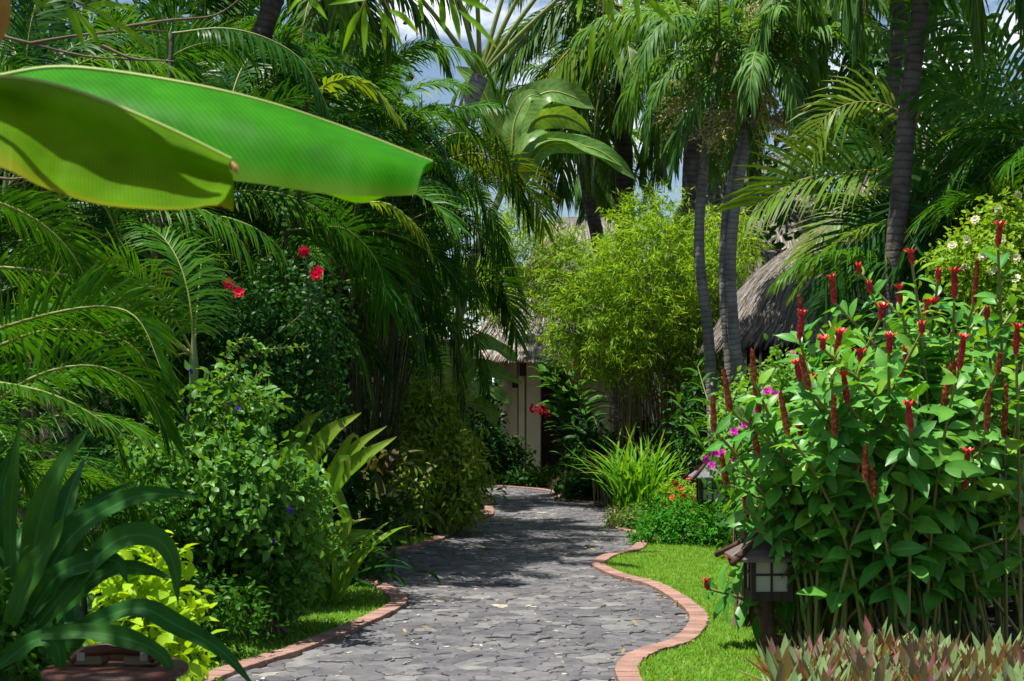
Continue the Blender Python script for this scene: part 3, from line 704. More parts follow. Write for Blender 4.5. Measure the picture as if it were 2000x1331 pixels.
trunk_palm('tall_palm', 'leaning palm trunk with a pale crownshaft in the upper left above the banana leaf', 'palm',
           [gx(360, 14.8)] + pxs(14.8, (400, 520), (440, 300), (505, 90), (545, -30)), .125, True, kind='c', seed=26, mat=M_trunk_dk, smat=M_shaft, shaft=.9, nf=14, L=(1.8, 2.2), LL=.5, n=46, w=.035, droop=(.4, .7))
# coconut palms behind
GC = 'coconut palms behind the bamboo'
trunk_palm('coconut_palm', 'coconut palm in the centre with a long drooping frond across the sky gap', 'palm',
           [gx(1236, 29)] + pxs(29, (1226, 600), (1220, 380), (1216, 200), (1218, 60)), .2, True, kind='c', seed=31, group=GC, mat=M_trunk_dk, shaft=.3, smat=M_shaft_br, nf=20, L=(3.4, 4.2), LL=.95, n=60, w=.06, elr=(75, -45), bend=(60, 100), droop=(.45, .8), plume=5, power=1.1,
           specials=[(pxs(28, (1228, 30), (1180, 45), (1110, 100), (1045, 185)), 'y', dict(LL=1.3, n=80, vee=-5, droop=.45, r0=.035, w=.05, roll=50)),
                     (pxs(28.5, (1226, 20), (1150, -5), (1060, 30), (995, 110)), 'c', dict(LL=1.1, n=74, vee=0, droop=.4, r0=.035, w=.05, roll=35)),
                     (pxs(28, (1226, 40), (1190, 60), (1140, 150), (1120, 260)), 'c', dict(LL=1.1, n=74, vee=0, droop=.4, r0=.035, w=.05, roll=40)),
                     (pxs(27.5, (1235, 40), (1260, 60), (1290, 150), (1300, 300)), 'c', dict(LL=1.1, n=40, vee=0, droop=.6, r0=.035)),
                     (pxs(27.5, (1215, 50), (1190, 110), (1165, 220), (1160, 330)), 'c', dict(LL=1.0, n=40, vee=0, droop=.5, r0=.035))])
trunk_palm('coconut_palm', 'coconut palm whose feathery crown fills the gap left of the grey trunks', 'palm',
           [gx(1352, 25)] + pxs(25, (1350, 500), (1352, 300), (1372, 120), (1385, 40)), .17, True, kind='c', seed=32, group=GC, mat=M_trunk_dk, shaft=.3, smat=M_shaft_br, nf=20, L=(2.6, 3.3), LL=.8, n=56, w=.055, elr=(75, -50), bend=(60, 100), droop=(.45, .8), plume=5, power=1.1)
trunk_palm('coconut_palm', 'small far palm with hanging grey-green fronds over the thatched house', 'palm',
           [gx(1190, 38)] + pxs(38, (1186, 700), (1182, 520), (1184, 330)), .16, True, kind='k', seed=33, group=GC, mat=M_trunk_dk, shaft=.3, smat=M_shaft_br, nf=13, L=(1.6, 2.2), LL=.7, n=50, w=.06, elr=(60, -60), bend=(60, 90), droop=(.4, .7))
trunk_palm('coconut_palm', 'coconut palm behind the right-hand trunks, fronds hanging above the hut roof', 'palm',
           [gx(1690, 28)] + pxs(28, (1685, 500), (1680, 200), (1685, 40)), .17, True, kind='c', seed=34, group=GC, mat=M_trunk_dk, shaft=.3, smat=M_shaft_br, nf=20, L=(2.6, 3.2), LL=.8, n=56, w=.055, elr=(70, -50), bend=(60, 100), droop=(.45, .8), plume=5, power=1.1)
trunk_palm('coconut_palm', 'tall coconut palm behind the left areca mass, fronds at the top edge', 'palm',
           [gx(560, 24)] + pxs(24, (590, 500), (620, 200), (650, -40)), .17, True, kind='c', seed=35, group=GC, mat=M_trunk_dk, shaft=.3, smat=M_shaft_br, nf=20, L=(2.4, 3.0), LL=.8, n=52, w=.055, elr=(70, -50), bend=(60, 100), droop=(.45, .8), plume=5, power=1.1)

trunk_palm('coconut_palm', 'far coconut palm between the fan of stalks and the central coconut palm', 'palm',
           [gx(1215, 33)] + pxs(33, (1190, 600), (1150, 380), (1115, 190)), .17, True, kind='c', seed=36, group=GC, mat=M_trunk_dk, shaft=.3, smat=M_shaft_br, nf=18, L=(2.6, 3.4), LL=.9, n=60, w=.05, elr=(70, -50), bend=(55, 100), droop=(.4, .7), plume=5, power=1.1)
# traveller's palm: a fan of long bare stalks against the sky
t = thing('fan_palm', 'pale bare leaf stalks fanning out against the sky at the top', 'palm', gx(740, 23))
mb = MB(); tube(mb, curve([gx(740, 23), at(800, 500, 23), at(938, 150, 23)], 20), [.16, .15, .14], 12); obj('trunk', mb, M_trunk, t)
rng = np.random.default_rng(4)
for i, (x, y) in enumerate([(990, -30), (1030, -40), (1075, -40), (1110, -20), (880, -60), (930, -60), (800, -30)]):
    o = at(938, 150, 23); e = at(x, y, 23 - .1 * i)
    mb = MB(); tube(mb, curve([o, o * .5 + e * .5 + [0, 0, .04], e], 12), [.045, .04, .03], 7)
    d = nrm(e - o); far = e + d * 1.6 + np.array([d[0] * .5, 0, -.25])
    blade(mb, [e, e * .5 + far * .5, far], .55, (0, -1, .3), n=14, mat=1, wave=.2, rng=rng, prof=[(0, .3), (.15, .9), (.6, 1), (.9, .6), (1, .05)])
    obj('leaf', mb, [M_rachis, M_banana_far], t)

# ------------------------------------------------------------------ banana plants
def loft(rows, n=70, sub=7, ripple=0., seed=0, normal=(0, -1, 0)):
    """rows of 3D points (same length each) -> a smooth grid running along the leaf"""
    rng = np.random.default_rng(seed)
    R = np.array([catmull(r, n) for r in rows])
    G = np.stack([catmull(R[:, i], sub) for i in range(n)])
    s = np.linspace(0, 1, n)[:, None]; w = np.linspace(0, 1, sub)[None]
    rp = ripple * np.sin(s * 38 + np.cumsum(rng.normal(0, .25, n))[:, None] + w * 1.2) * w
    G = G + rp[..., None] * np.asarray(normal)
    i = np.arange(n - 1)[:, None] * sub; j = np.arange(sub - 1)[None]
    q = np.stack([i + j, i + j + 1, i + sub + j + 1, i + sub + j], -1).reshape(-1, 4)
    lc = np.stack(np.broadcast_arrays(.5 + .5 * w, s), -1)
    return G.reshape(-1, 3), q, lc

t = thing('banana_plant', 'banana plant whose two huge bright leaves cross the upper left close to the camera', 'banana plant', (-1.95, 3.2, 0))
mb = MB(); tube(mb, curve([(-1.95, 3.2, 0), (-1.93, 3.2, .8), (-1.85, 3.15, 1.75)], 16), [.11, .1, .07], 14); obj('stem', mb, M_shaft, t)
# back leaf
Yb = 3.25
rib = [at(-330, 330, 3.2), at(-120, 180, Yb), at(0, 150, Yb), at(130, 133, Yb), at(330, 158, Yb), at(520, 200, Yb), at(700, 260, Yb), at(845, 316, Yb)]
low = [at(-330, 345, 3.1), at(-120, 260, 3.1), at(0, 300, 3.1), at(130, 310, 3.08), at(330, 335, 3.05), at(520, 362, 3.05), at(690, 383, 3.06), at(812, 381, 3.1)]
mid = [(a * .55 + b * .45) + np.array([0, -.05, .012]) for a, b in zip(rib, low)]
bk = [a + np.array([0, .2, -.13]) if 0 < i < 7 else a + [0, .02, -.01] for i, a in enumerate(rib)]
bkm = [(a + b) / 2 + [0, .01, .012] for a, b in zip(rib, bk)]
mb = MB(); v, q, lc = loft([rib, mid, low], 110, 9, .005, 3); mb.add(v, q, lc=lc)
v, q, lc = loft([rib, bkm, bk], 110, 7, .005, 4, (0, 0, 1)); mb.add(v, q[:, ::-1], lc=lc)
bl = obj('leaf', mb, M_banana, t, label='longer bright green banana leaf behind')
mb = MB(); tube(mb, curve([(-1.85, 3.15, 1.72)] + rib, 60), [.022, .012, .008, .006, .004, .003], 8); obj('midrib', mb, M_banana_rib, bl)
# front leaf, its lower margin curling up towards the light
Yf = 2.75
rib = [at(-300, 300, 2.9), at(-140, 170, Yf), at(0, 152, Yf), at(110, 168, Yf), at(220, 205, Yf), at(340, 257, Yf), at(452, 312, Yf)]
fol = [at(-300, 320, 2.8), at(-140, 240, 2.62), at(0, 262, 2.6), at(90, 335, 2.58), at(200, 378, 2.58), at(330, 396, 2.6), at(440, 388, 2.64)]
out = [at(-300, 335, 2.75), at(-140, 290, 2.53), at(0, 326, 2.5), at(85, 366, 2.5), at(190, 398, 2.5), at(310, 410, 2.52), at(425, 401, 2.6)]
mid = [(a * .5 + b * .5) + np.array([0, .04, 0]) for a, b in zip(rib, fol)]
top = [a + np.array([0, -.05, .001]) for a in rib]
mid0 = [(a * .8 + b * .2) + np.array([0, -.015, 0]) for a, b in zip(rib, fol)]
bk = [a + np.array([0, .16 if 0 < i < 6 else .02, -.1]) for i, a in enumerate(rib)]
bkm = [(a + b) / 2 + [0, .01, .01] for a, b in zip(rib, bk)]
mb = MB(); v, q, lc = loft([rib, mid0, mid, fol, out], 110, 15, .006, 5); mb.add(v, q, lc=lc)
v, q, lc = loft([rib, bkm, bk], 110, 7, .005, 6, (0, 0, 1)); mb.add(v, q[:, ::-1], lc=lc)
fl = obj('leaf', mb, M_banana_y, t, label='nearer yellow-green banana leaf with a torn tip')
mb = MB(); tube(mb, curve([(-1.85, 3.12, 1.74)] + rib, 60), [.02, .011, .008, .006, .005, .004], 8); obj('midrib', mb, M_banana_rib, fl)
mb = MB()
for k in range(4):
    o = at(450, 315, Yf - .005); blade(mb, [o, o + [.006 * k - .005, -.004, -.012], o + [.004 + .003 * k, -.004, -.016 - .004 * k]], .008, (.3, -1, .2), n=6)
obj('torn_tip', mb, M_dry, fl)
rng = np.random.default_rng(77)
for pts, wd in (([(-1.85, 3.1, 1.75), (-1.8, 2.95, 2.6), (-1.45, 2.78, 2.92), (-1.1, 2.65, 2.95), (-.76, 2.58, 2.8)], .22), ([(-1.9, 3.1, 1.75), (-2.2, 2.9, 2.5), (-2.6, 2.4, 2.7), (-2.9, 2.0, 2.4)], .45)):  # first leaf is unseen overhead, placed so its shadow crosses the front leaf
    mb = MB(); blade(mb, pts, wd, (0, 0, 1), n=40, prof=[(0, .05), (.2, .3), (.35, .95), (.6, 1), (.9, .6), (1, .1)], fold=-.2, wave=.15, rng=rng); obj('leaf', mb, M_banana, t)
mb = MB(); blade(mb, [(-1.83, 3.1, 1.9), at(-60, 120, 2.6), at(-5, 30, 2.5), at(35, -60, 2.4)], .07, (.6, -1, .1), n=18); obj('dry_leaf', mb, M_dry, t)

def banana_clump(label, base, leaves, seed, group=None, cat='banana plant', name='banana_plant', mat=M_banana_far, stem=.1, sh=None, notch=True):
    rng = np.random.default_rng(seed); base = np.array(base, float); t = thing(name, label, cat, base, group)
    top = np.mean([l[0][0] for l in leaves], 0); zs = top[2]
    mb = MB(); tube(mb, curve([base, base * .4 + top * .6 + [base[0] * .3 - top[0] * .3, 0, 0], top], 20), [stem, stem * .9, stem * .6], 10); obj('stem', mb, M_shaft, t)
    for pts, w, face in leaves:
        mb = MB(); o = top - [0, 0, .04]
        pts = [o] + list(pts); n0 = 14
        blade(mb, pts[1:], w, face, n=26, prof=[(0, .12), (.12, .75), (.35, 1), (.7, .85), (.9, .5), (1, .04)], wave=.18, rng=rng)
        tube(mb, curve(pts, 26), [.028, .02, .006], 6, 1)
        obj('leaf', mb, [mat, M_banana_rib], t)
    return t
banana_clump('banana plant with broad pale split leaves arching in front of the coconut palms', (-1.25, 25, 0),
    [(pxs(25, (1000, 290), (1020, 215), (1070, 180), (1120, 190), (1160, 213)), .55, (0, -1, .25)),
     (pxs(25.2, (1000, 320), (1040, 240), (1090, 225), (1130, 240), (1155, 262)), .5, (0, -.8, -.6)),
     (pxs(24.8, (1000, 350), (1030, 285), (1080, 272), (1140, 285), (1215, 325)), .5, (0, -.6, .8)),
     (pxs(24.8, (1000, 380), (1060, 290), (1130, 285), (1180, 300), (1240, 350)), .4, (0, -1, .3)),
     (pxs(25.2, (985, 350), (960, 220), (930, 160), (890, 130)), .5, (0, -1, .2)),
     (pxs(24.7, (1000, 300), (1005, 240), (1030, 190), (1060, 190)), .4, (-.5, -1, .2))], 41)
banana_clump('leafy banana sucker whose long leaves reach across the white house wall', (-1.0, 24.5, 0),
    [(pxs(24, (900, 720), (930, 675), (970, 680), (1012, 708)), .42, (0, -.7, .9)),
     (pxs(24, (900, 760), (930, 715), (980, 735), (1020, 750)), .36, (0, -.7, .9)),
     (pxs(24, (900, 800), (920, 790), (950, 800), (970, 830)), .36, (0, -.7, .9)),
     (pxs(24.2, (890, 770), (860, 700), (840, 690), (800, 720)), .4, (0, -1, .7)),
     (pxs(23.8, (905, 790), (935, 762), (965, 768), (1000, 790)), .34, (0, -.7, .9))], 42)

def ginger(label, base, n, seed, h=(1.2, 2.2), ll=.5, mat=M_mid, group=None, lean=.5, az=(0, 2 * pi), name='ginger_plant', flowers=()):
    """canes with two rows of long leaves"""
    rng = np.random.default_rng(seed); base = np.array([base[0], base[1], 0.]); t = thing(name, label, 'ginger', base, group)
    for i in range(n):
        a = rng.uniform(*az); H = rng.uniform(*h); b = base + [rng.normal(0, .18), rng.normal(0, .18), 0]; L = lean * rng.uniform(.4, 1.2)
        P = curve([b, b + [math.cos(a) * L * .25 * H, math.sin(a) * L * .25 * H, H * .6], b + [math.cos(a) * L * H, math.sin(a) * L * H, H]], 20)
        mb = MB(); tube(mb, P, [.014, .01, .005], 6, 1); T = tangents(P); sd = nrm(np.cross(T, [0, 0, 1.]) + 1e-6)
        for k in range(6, 20):
            d = nrm(sd[k] * (1 if k % 2 else -1) + T[k] * .75 + rng.normal(0, .15, 3)); ln = ll * rng.uniform(.75, 1.1) * (1 - .3 * abs(k - 13) / 7)
            e = P[k] + d * ln * .55; f = P[k] + d * ln + [0, 0, -.22 * ln]
            blade(mb, [P[k], e, f], ln * .24, (rng.normal(0, .15), rng.normal(0, .15) - .15, 1), n=8, prof=[(0, .3), (.3, 1), (.6, .9), (1, .03)])
        obj('cane', mb, [mat, M_cstem], t)
    for p in flowers:
        mb = MB(); p = np.array(p); m = 14
        scatter_leaves(mb, p + rng.normal(0, .05, (m, 3)), rng.normal(0, 1, (m, 3)) + [0, -.4, .4], rng.normal(0, 1, (m, 3)), rng.uniform(.05, .085, m), ROUND); obj('flower', mb, M_hib, t)
    return t
ginger('big-leaved ginger with a magenta-red flower drooping before the dark door', (1.35, 26, 0)[:2], 15, 43, h=(1.5, 2.7), ll=.7, lean=.45, az=(1.7, 5.2), flowers=[at(1056, 803, 25), at(1066, 807, 25.1), at(1046, 801, 25), at(1114, 714, 25.6)])
ginger('shade-dark ginger plant at the foot of the grey palm trunks', (2.55, 17.3), 10, 44, h=(1.4, 2.3), ll=.42, lean=.35)
ginger('dark ginger clump behind the grass clump under the bamboo', (1.55, 23.6), 10, 45, h=(.8, 1.5), ll=.5, lean=.4, mat=M_ivy)

# ------------------------------------------------------------------ bushes
def bush(name, label, cat, base, blobs, clusters, per, size, mat, tmpl, seed, group=None, spread=.12, branches=14, bmat=M_twig, flowers=(), core=.35, up=.55, droop=.2, extra=None, width=1.):
    """blobs = [(x, y, z, rx, ry, rz)]: leaves gather in tufts spread through those volumes"""
    rng = np.random.default_rng(seed); base = np.array([base[0], base[1], 0.]); t = thing(name, label, cat, base, group)
    mb = MB(); bm = MB(); vol = np.array([b[3] * b[4] * b[5] for b in blobs]) ** .67; cnt = np.maximum(3, (clusters * vol / vol.sum()).astype(int))
    tuft = []
    for b, c in zip(blobs, cnt):
        C, Rr = np.array(b[:3]), np.array(b[3:])
        u = nrm(rng.normal(0, 1, (c, 3))); rad = np.where(rng.random(c) < core, rng.uniform(.2, .8, c), rng.uniform(.8, 1.08, c))[:, None]
        K = C + u * Rr * rad; K[:, 2] = np.maximum(K[:, 2], .06); tuft.append(K)
        m = c * per; ctr = np.repeat(K, per, axis=0); o = np.repeat(u, per, axis=0)
        tw = np.repeat(nrm(u * .8 + rng.normal(0, .5, (c, 3)) + [0, 0, .3]), per, axis=0)
        P = ctr + rng.normal(0, spread * .55, (m, 3)) + tw * (rng.uniform(-1, 1, m) * spread)[:, None]
        P[:, 2] = np.maximum(P[:, 2], .02)
        D = nrm(o * .5 + rng.normal(0, .75, (m, 3)) + [0, 0, -droop]); Nn = nrm(o * .55 + rng.normal(0, .5, (m, 3)) + [0, 0, up])
        scatter_leaves(mb, P, D, Nn, size * rng.uniform(.6, 1.15, m), tmpl, width=width)
    tuft = np.vstack(tuft)
    for k in rng.choice(len(tuft), min(branches, len(tuft)), replace=False):
        e = tuft[k]; b0 = base + [rng.normal(0, .08), rng.normal(0, .08), 0]
        tube(bm, curve([b0, b0 * .5 + e * .5 + [rng.normal(0, .06), rng.normal(0, .06), .12 * e[2]], e], 9), [.012 + .006 * e[2], .008, .003], 5)
    if extra: extra(mb, bm, rng)
    obj('foliage', mb, mat, t)
    if bm.n: obj('branches', bm, bmat, t)
    for pts, r, fm, k in flowers:
        for p in pts:
            fb = MB(); p = np.array(p); d0 = nrm(np.array([p[0] * -.2, -1, .25]) + rng.normal(0, .4, 3))
            a = nrm(np.cross(d0, [0, 0, 1.])); b2 = np.cross(d0, a)
            for ring, rr, tl in ((k, 1., .35), (k, .65, .9)):
                th = np.arange(ring) * 2 * pi / ring + rr
                D = nrm(np.cos(th)[:, None] * a + np.sin(th)[:, None] * b2 + tl * d0)
                scatter_leaves(fb, np.tile(p, (ring, 1)), D, np.tile(d0, (ring, 1)), np.full(ring, r * rr), ROUND)
            obj('flower', fb, fm, t)
    return t

def blob(px, py, Y, rx, ry, rz): return (*at(px, py, Y), rx, ry, rz)

def sprays(*paths, per=16, size=.06):
    def go(mb, bm, rng):
        for p in paths:
            Q = curve(p, per); T = tangents(Q); tube(bm, Q, [.006, .002], 4)
            for s in (-1, 1):
                sd = nrm(np.cross(T, [0, .6, 1.])) * s
                scatter_leaves(mb, Q, nrm(sd + T * .4 + rng.normal(0, .2, Q.shape)), nrm(rng.normal(0, .3, Q.shape) + [0, -.6, .8]), size * rng.uniform(.7, 1.1, per), OVATE)
    return go

bush('flowering_shrub', 'light green leafy shrub with a few violet flowers bulging over the left lawn', 'shrub', (-1.75, 10.2),
     [blob(420, 960, 10, .52, .5, .36), blob(530, 1000, 9.9, .34, .4, .5), blob(340, 900, 10.1, .42, .4, .26), blob(590, 1060, 10.3, .2, .3, .28), blob(470, 1120, 10.1, .5, .35, .28), blob(450, 800, 10.3, .26, .3, .25), blob(400, 1050, 10, .42, .4, .3)],
     430, 24, .084, M_vine, OVATE, 51, spread=.1, branches=40,
     flowers=[([at(*p) for p in ((567, 997, 9.5), (531, 1058, 9.55), (545, 1040, 9.6), (372, 725, 10), (465, 800, 9.9))], .028, M_blue, 5)],
     extra=sprays(pxs(9.8, (430, 745), (500, 690), (560, 680), (600, 678)), pxs(9.8, (440, 700), (480, 660), (520, 690)), pxs(9.7, (420, 830), (470, 770), (520, 715)), pxs(9.7, (240, 880), (290, 820), (340, 800)), pxs(9.7, (420, 790), (500, 780), (545, 790)), pxs(9.6, (560, 940), (620, 960), (640, 985)), per=18))
bush('hibiscus_shrub', 'tall dark creeper-covered hibiscus with small red blooms under the hanging fronds', 'shrub', (-2.6, 11.6),
     [blob(430, 650, 11.5, .62, .5, .5), blob(560, 620, 11.8, .45, .4, .5), blob(330, 620, 11.6, .5, .5, .4), blob(500, 780, 11.6, .6, .5, .4), blob(300, 800, 11.2, .6, .5, .6), blob(200, 900, 10.8, .6, .5, .6), blob(600, 740, 12, .3, .4, .6)],
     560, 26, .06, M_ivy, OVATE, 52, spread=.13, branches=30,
     flowers=[([at(*p) for p in ((594, 492, 11.2), (621, 531, 11.2), (617, 537, 11.15), (447, 555, 10.9), (466, 572, 10.9), (329, 533, 10.9))], .055, M_hib, 5)],
     extra=sprays(pxs(11.2, (600, 620), (605, 560), (596, 500)), pxs(11.2, (560, 640), (612, 590), (622, 540)), pxs(11, (430, 640), (445, 600), (455, 560)), per=14))
bush('lime_bush', 'low lime-yellow broad-leaved plant behind the dark strap leaves', 'shrub', (-1.62, 6.3),
     [blob(290, 1150, 6.3, .2, .2, .15), blob(320, 1220, 6.2, .16, .2, .16), blob(350, 1290, 6.1, .1, .18, .18), blob(220, 1100, 6.4, .2, .2, .14), blob(265, 1190, 6.3, .16, .18, .15)],
     80, 14, .08, M_lime, OVATE, 53, spread=.05, branches=16, core=.2, up=.9)
bush('creeper', 'dark small-leaved creeper in the bottom left corner', 'creeper', (-1.9, 4.9),
     [blob(40, 1270, 4.75, .2, .14, .14), blob(80, 1310, 4.7, .1, .1, .14), blob(0, 1190, 4.9, .12, .15, .12)], 70, 14, .06, M_mid, LANCE, 54, spread=.05, branches=6, width=1.6)
bush('undergrowth_shrub', 'dark leafy shrub under the light green one, edging the left lawn', 'shrub', (-2.2, 9.6),
     [blob(420, 1210, 9.2, .3, .3, .2), blob(330, 1180, 9.0, .3, .3, .25), blob(520, 1150, 9.9, .35, .3, .14), blob(250, 1010, 9.0, .35, .35, .3)],
     240, 22, .065, M_mid, LANCE, 55, spread=.09, branches=3, width=1.5)
bush('croton_bush', 'mottled yellow and green croton bush spilling onto the path', 'shrub', (-1.15, 18.6),
     [blob(850, 900, 18.5, .5, .5, .45), blob(905, 930, 18.6, .3, .4, .4), blob(830, 800, 18.8, .45, .4, .35), blob(880, 985, 18.1, .26, .3, .24), blob(800, 960, 18, .35, .4, .35), blob(905, 1000, 18.2, .14, .2, .16)],
     420, 22, .13, M_croton, LANCE, 56, spread=.16, branches=24, width=1.2, droop=.5)
bush('mid_bush', 'dark rounded leafy bush between the path and the house columns', 'shrub', (-.4, 31, 0)[:2],
     [blob(985, 900, 31, .55, .5, .35), blob(950, 880, 30.5, .4, .5, .55), blob(1000, 940, 30, .4, .4, .15), blob(945, 800, 31.5, .3, .4, .75)], 240, 22, .13, M_ivy, OVATE, 57, spread=.16)
bush('low_bush', 'low glossy green bush at the foot of the white house wall', 'shrub', (.6, 30),
     [blob(1040, 945, 30, .35, .3, .16), blob(1080, 940, 30.2, .3, .3, .15)], 70, 20, .2, M_mid, LANCE, 58, spread=.12)
bush('dark_bush', 'dark ground shrub by the far right bend of the path', 'shrub', (1.2, 25),
     [blob(1130, 950, 25, .45, .4, .22), blob(1180, 920, 24.6, .4, .4, .35), blob(1150, 890, 25.4, .4, .4, .4)], 170, 22, .12, M_ivy, OVATE, 59, spread=.15)
bush('bromeliad', 'small pink-tinged bromeliads beside the far bend', 'bromeliad', (.9, 26.5), [blob(1092, 950, 26.4, .16, .15, .1), blob(1115, 942, 26.5, .14, .15, .1)], 24, 12, .2, M_rhoeo_r, LANCE, 60, spread=.05, branches=0)
bush('dark_bush', 'dark shrubbery filling the space beneath the bamboo', 'shrub', (2.7, 22.5),
     [blob(1330, 900, 22, .5, .4, .5), blob(1250, 890, 23.4, .5, .4, .5), blob(1390, 820, 20, .45, .4, .6)], 220, 22, .11, M_ivy, OVATE, 61, spread=.16)
GCOV = 'low cover plants edging the right lawn'
bush('cover_plant', 'bright green mound of small leaves edging the right lawn', 'ground cover', (2.15, 16.8),
     [blob(1285, 1045, 17.1, .32, .35, .2), blob(1345, 1030, 17, .38, .4, .26), blob(1410, 1025, 16.5, .36, .3, .22), blob(1320, 1000, 17.6, .3, .3, .2), blob(1275, 1020, 17.6, .2, .25, .2), blob(1380, 1055, 16.7, .35, .2, .12)],
     420, 22, .05, M_cover, OVATE, 62, GCOV, spread=.08, branches=20, up=.9, flowers=[([at(1355, 1000, 16.6), at(1281, 1051, 16.7)], .025, M_orange, 5)])
bush('ixora_bush', 'pale green bush with orange-red flower heads in front of the farther lantern', 'shrub', (2.35, 17.6),
     [blob(1325, 970, 17.9, .25, .3, .16), blob(1350, 985, 17.6, .3, .3, .14)], 110, 20, .05, M_white_sh, OVATE, 63, GCOV, spread=.07, branches=8, up=.9,
     flowers=[([at(*p) for p in ((1344, 934, 17.6), (1328, 955, 17.5), (1313, 972, 17.4), (1336, 968, 17.4), (1355, 973, 17.3), (1320, 945, 17.6), (1300, 985, 17.4))], .045, M_orange, 8)])
bush('variegated_cover', 'pale cream-edged plant at the kerb below the grass clump', 'ground cover', (1.5, 19),
     [blob(1222, 1018, 19, .22, .2, .12), blob(1245, 1010, 18.8, .2, .2, .12), blob(1203, 1012, 19.6, .14, .2, .1)], 90, 18, .07, M_varieg, LANCE, 64, GCOV, spread=.07, branches=4, up=.9, width=1.3)
bush('white_flowering_bush', 'light green bush with clusters of cream flowers at the right edge', 'shrub', (4.0, 10.6),
     [blob(1940, 520, 10.8, .42, .4, .3), blob(1990, 600, 10.7, .4, .4, .35), blob(1880, 500, 11, .2, .3, .16), blob(1970, 440, 10.9, .25, .3, .2), blob(1960, 760, 10.9, .5, .4, .6)],
     400, 22, .055, M_white_sh, OVATE, 65, spread=.09, branches=24, up=.8,
     flowers=[([at(*p) for p in ((1905, 430, 10.5), (1890, 470, 10.6), (1955, 470, 10.4), (1985, 505, 10.4), (1885, 522, 10.6), (1940, 530, 10.4), (1985, 545, 10.3), (1950, 410, 10.6), (1860, 480, 10.6), (1990, 380, 10.6), (1920, 500, 10.4), (1965, 500, 10.4))], .04, M_white, 9)])
bush('bougainvillea', 'trailing plant with magenta flowers at the left of the red-spiked ginger', 'shrub', (1.75, 10.5),
     [blob(1450, 830, 10.6, .28, .3, .3), blob(1430, 880, 10.6, .12, .2, .14), blob(1530, 760, 10.8, .25, .3, .25), blob(1570, 800, 10.8, .3, .3, .4)], 170, 22, .055, M_vine, OVATE, 66, spread=.09, branches=24,
     flowers=[([at(*p) for p in ((1496, 760, 9.9), (1500, 764, 9.9), (1515, 772, 9.9), (1448, 803, 9.9), (1455, 830, 9.9), (1434, 844, 9.9), (1436, 846, 9.95), (1396, 883, 9.9), (1378, 897, 9.9), (1391, 910, 9.9), (1424, 903, 9.9), (1421, 864, 9.9), (1512, 838, 9.9), (1409, 886, 9.9), (1550, 690, 10.2), (1480, 800, 9.9))], .04, M_mag, 4)])

# bamboo clump
def bamboo(label, base, blobs, clusters, seed, culms=46, mat=M_bamboo, size=.13, spr=.5):
    rng = np.random.default_rng(seed); base = np.array([base[0], base[1], 0.]); t = thing('bamboo_clump', label, 'bamboo', base)
    tufts = []
    mb = MB()
    vol = np.array([b[3] * b[4] * b[5] for b in blobs]) ** .67
    for b, c in zip(blobs, (clusters * vol / vol.sum()).astype(int)):
        C, Rr = np.array(b[:3]), np.array(b[3:]); u = nrm(rng.normal(0, 1, (c, 3))); rad = np.where(rng.random(c) < .3, rng.uniform(.3, .85, c), rng.uniform(.7, 1.1, c) + .35 * rng.random(c) ** 4)[:, None]
        K = C + u * Rr * rad; tufts.append(K); per = 13; m = c * per
        tw = nrm(u * .5 + rng.normal(0, .6, (c, 3)) + [0, 0, .1]); ctr = np.repeat(K, per, 0); twr = np.repeat(tw, per, 0)
        s = np.tile(np.linspace(0, .28, per), c)[:, None]
        P = ctr + twr * s + rng.normal(0, .025, (m, 3)) - np.array([0, 0, 1.]) * (s ** 2) * 1.2
        D = nrm(twr * .7 + rng.normal(0, .65, (m, 3)) + [0, 0, -.3]); Nn = nrm(rng.normal(0, .5, (m, 3)) + [0, -.2, .7])
        scatter_leaves(mb, P, D, Nn, size * rng.uniform(.65, 1.25, m), THIN, width=1.15)
    tufts = np.vstack(tufts)
    cm = MB()
    for i in range(culms):
        e = tufts[rng.integers(len(tufts))]; a = rng.uniform(0, 2 * pi); r = spr * rng.uniform(0, 1) ** .5
        b0 = base + [math.cos(a) * r, math.sin(a) * r, 0]
        P = curve([b0, b0 + [(e[0] - b0[0]) * .12, (e[1] - b0[1]) * .12, e[2] * .55], e * .8 + b0 * .2 + [0, 0, .25 * e[2] * .2], e], 16)
        tube(cm, P, [.016, .014, .01, .003], 6)
    obj('culms', cm, M_culm, t); obj('foliage', mb, mat, t)
    return t
bamboo('big bright yellow-green bamboo clump right of the path, thin culms below', (2.45, 23),
       [blob(1250, 560, 22.6, 1.1, .9, 1.0), blob(1170, 620, 22.6, .75, .8, .7), blob(1330, 600, 22.8, .9, .8, .9), blob(1290, 470, 23, .8, .7, .7), blob(1400, 520, 22.4, .5, .6, .8), blob(1130, 540, 23, .55, .6, .5), blob(1105, 620, 22.8, .35, .5, .35), blob(1080, 480, 23.4, .3, .4, .35), blob(1240, 690, 22.6, .9, .7, .45), blob(1370, 700, 22.8, .5, .6, .5), blob(1440, 480, 21.8, .25, .4, .4), blob(1260, 420, 23, .3, .4, .3)],
       3000, 71, culms=90, spr=.75)
bamboo('smaller yellowish bamboo behind, left of the far thatched roof', (-1.35, 30),
       [blob(1010, 470, 29.5, .65, .6, .7), blob(1000, 580, 29.5, .7, .6, .6), blob(960, 520, 30, .5, .6, .7), blob(1060, 560, 29.6, .35, .5, .4)], 1000, 72, culms=9)
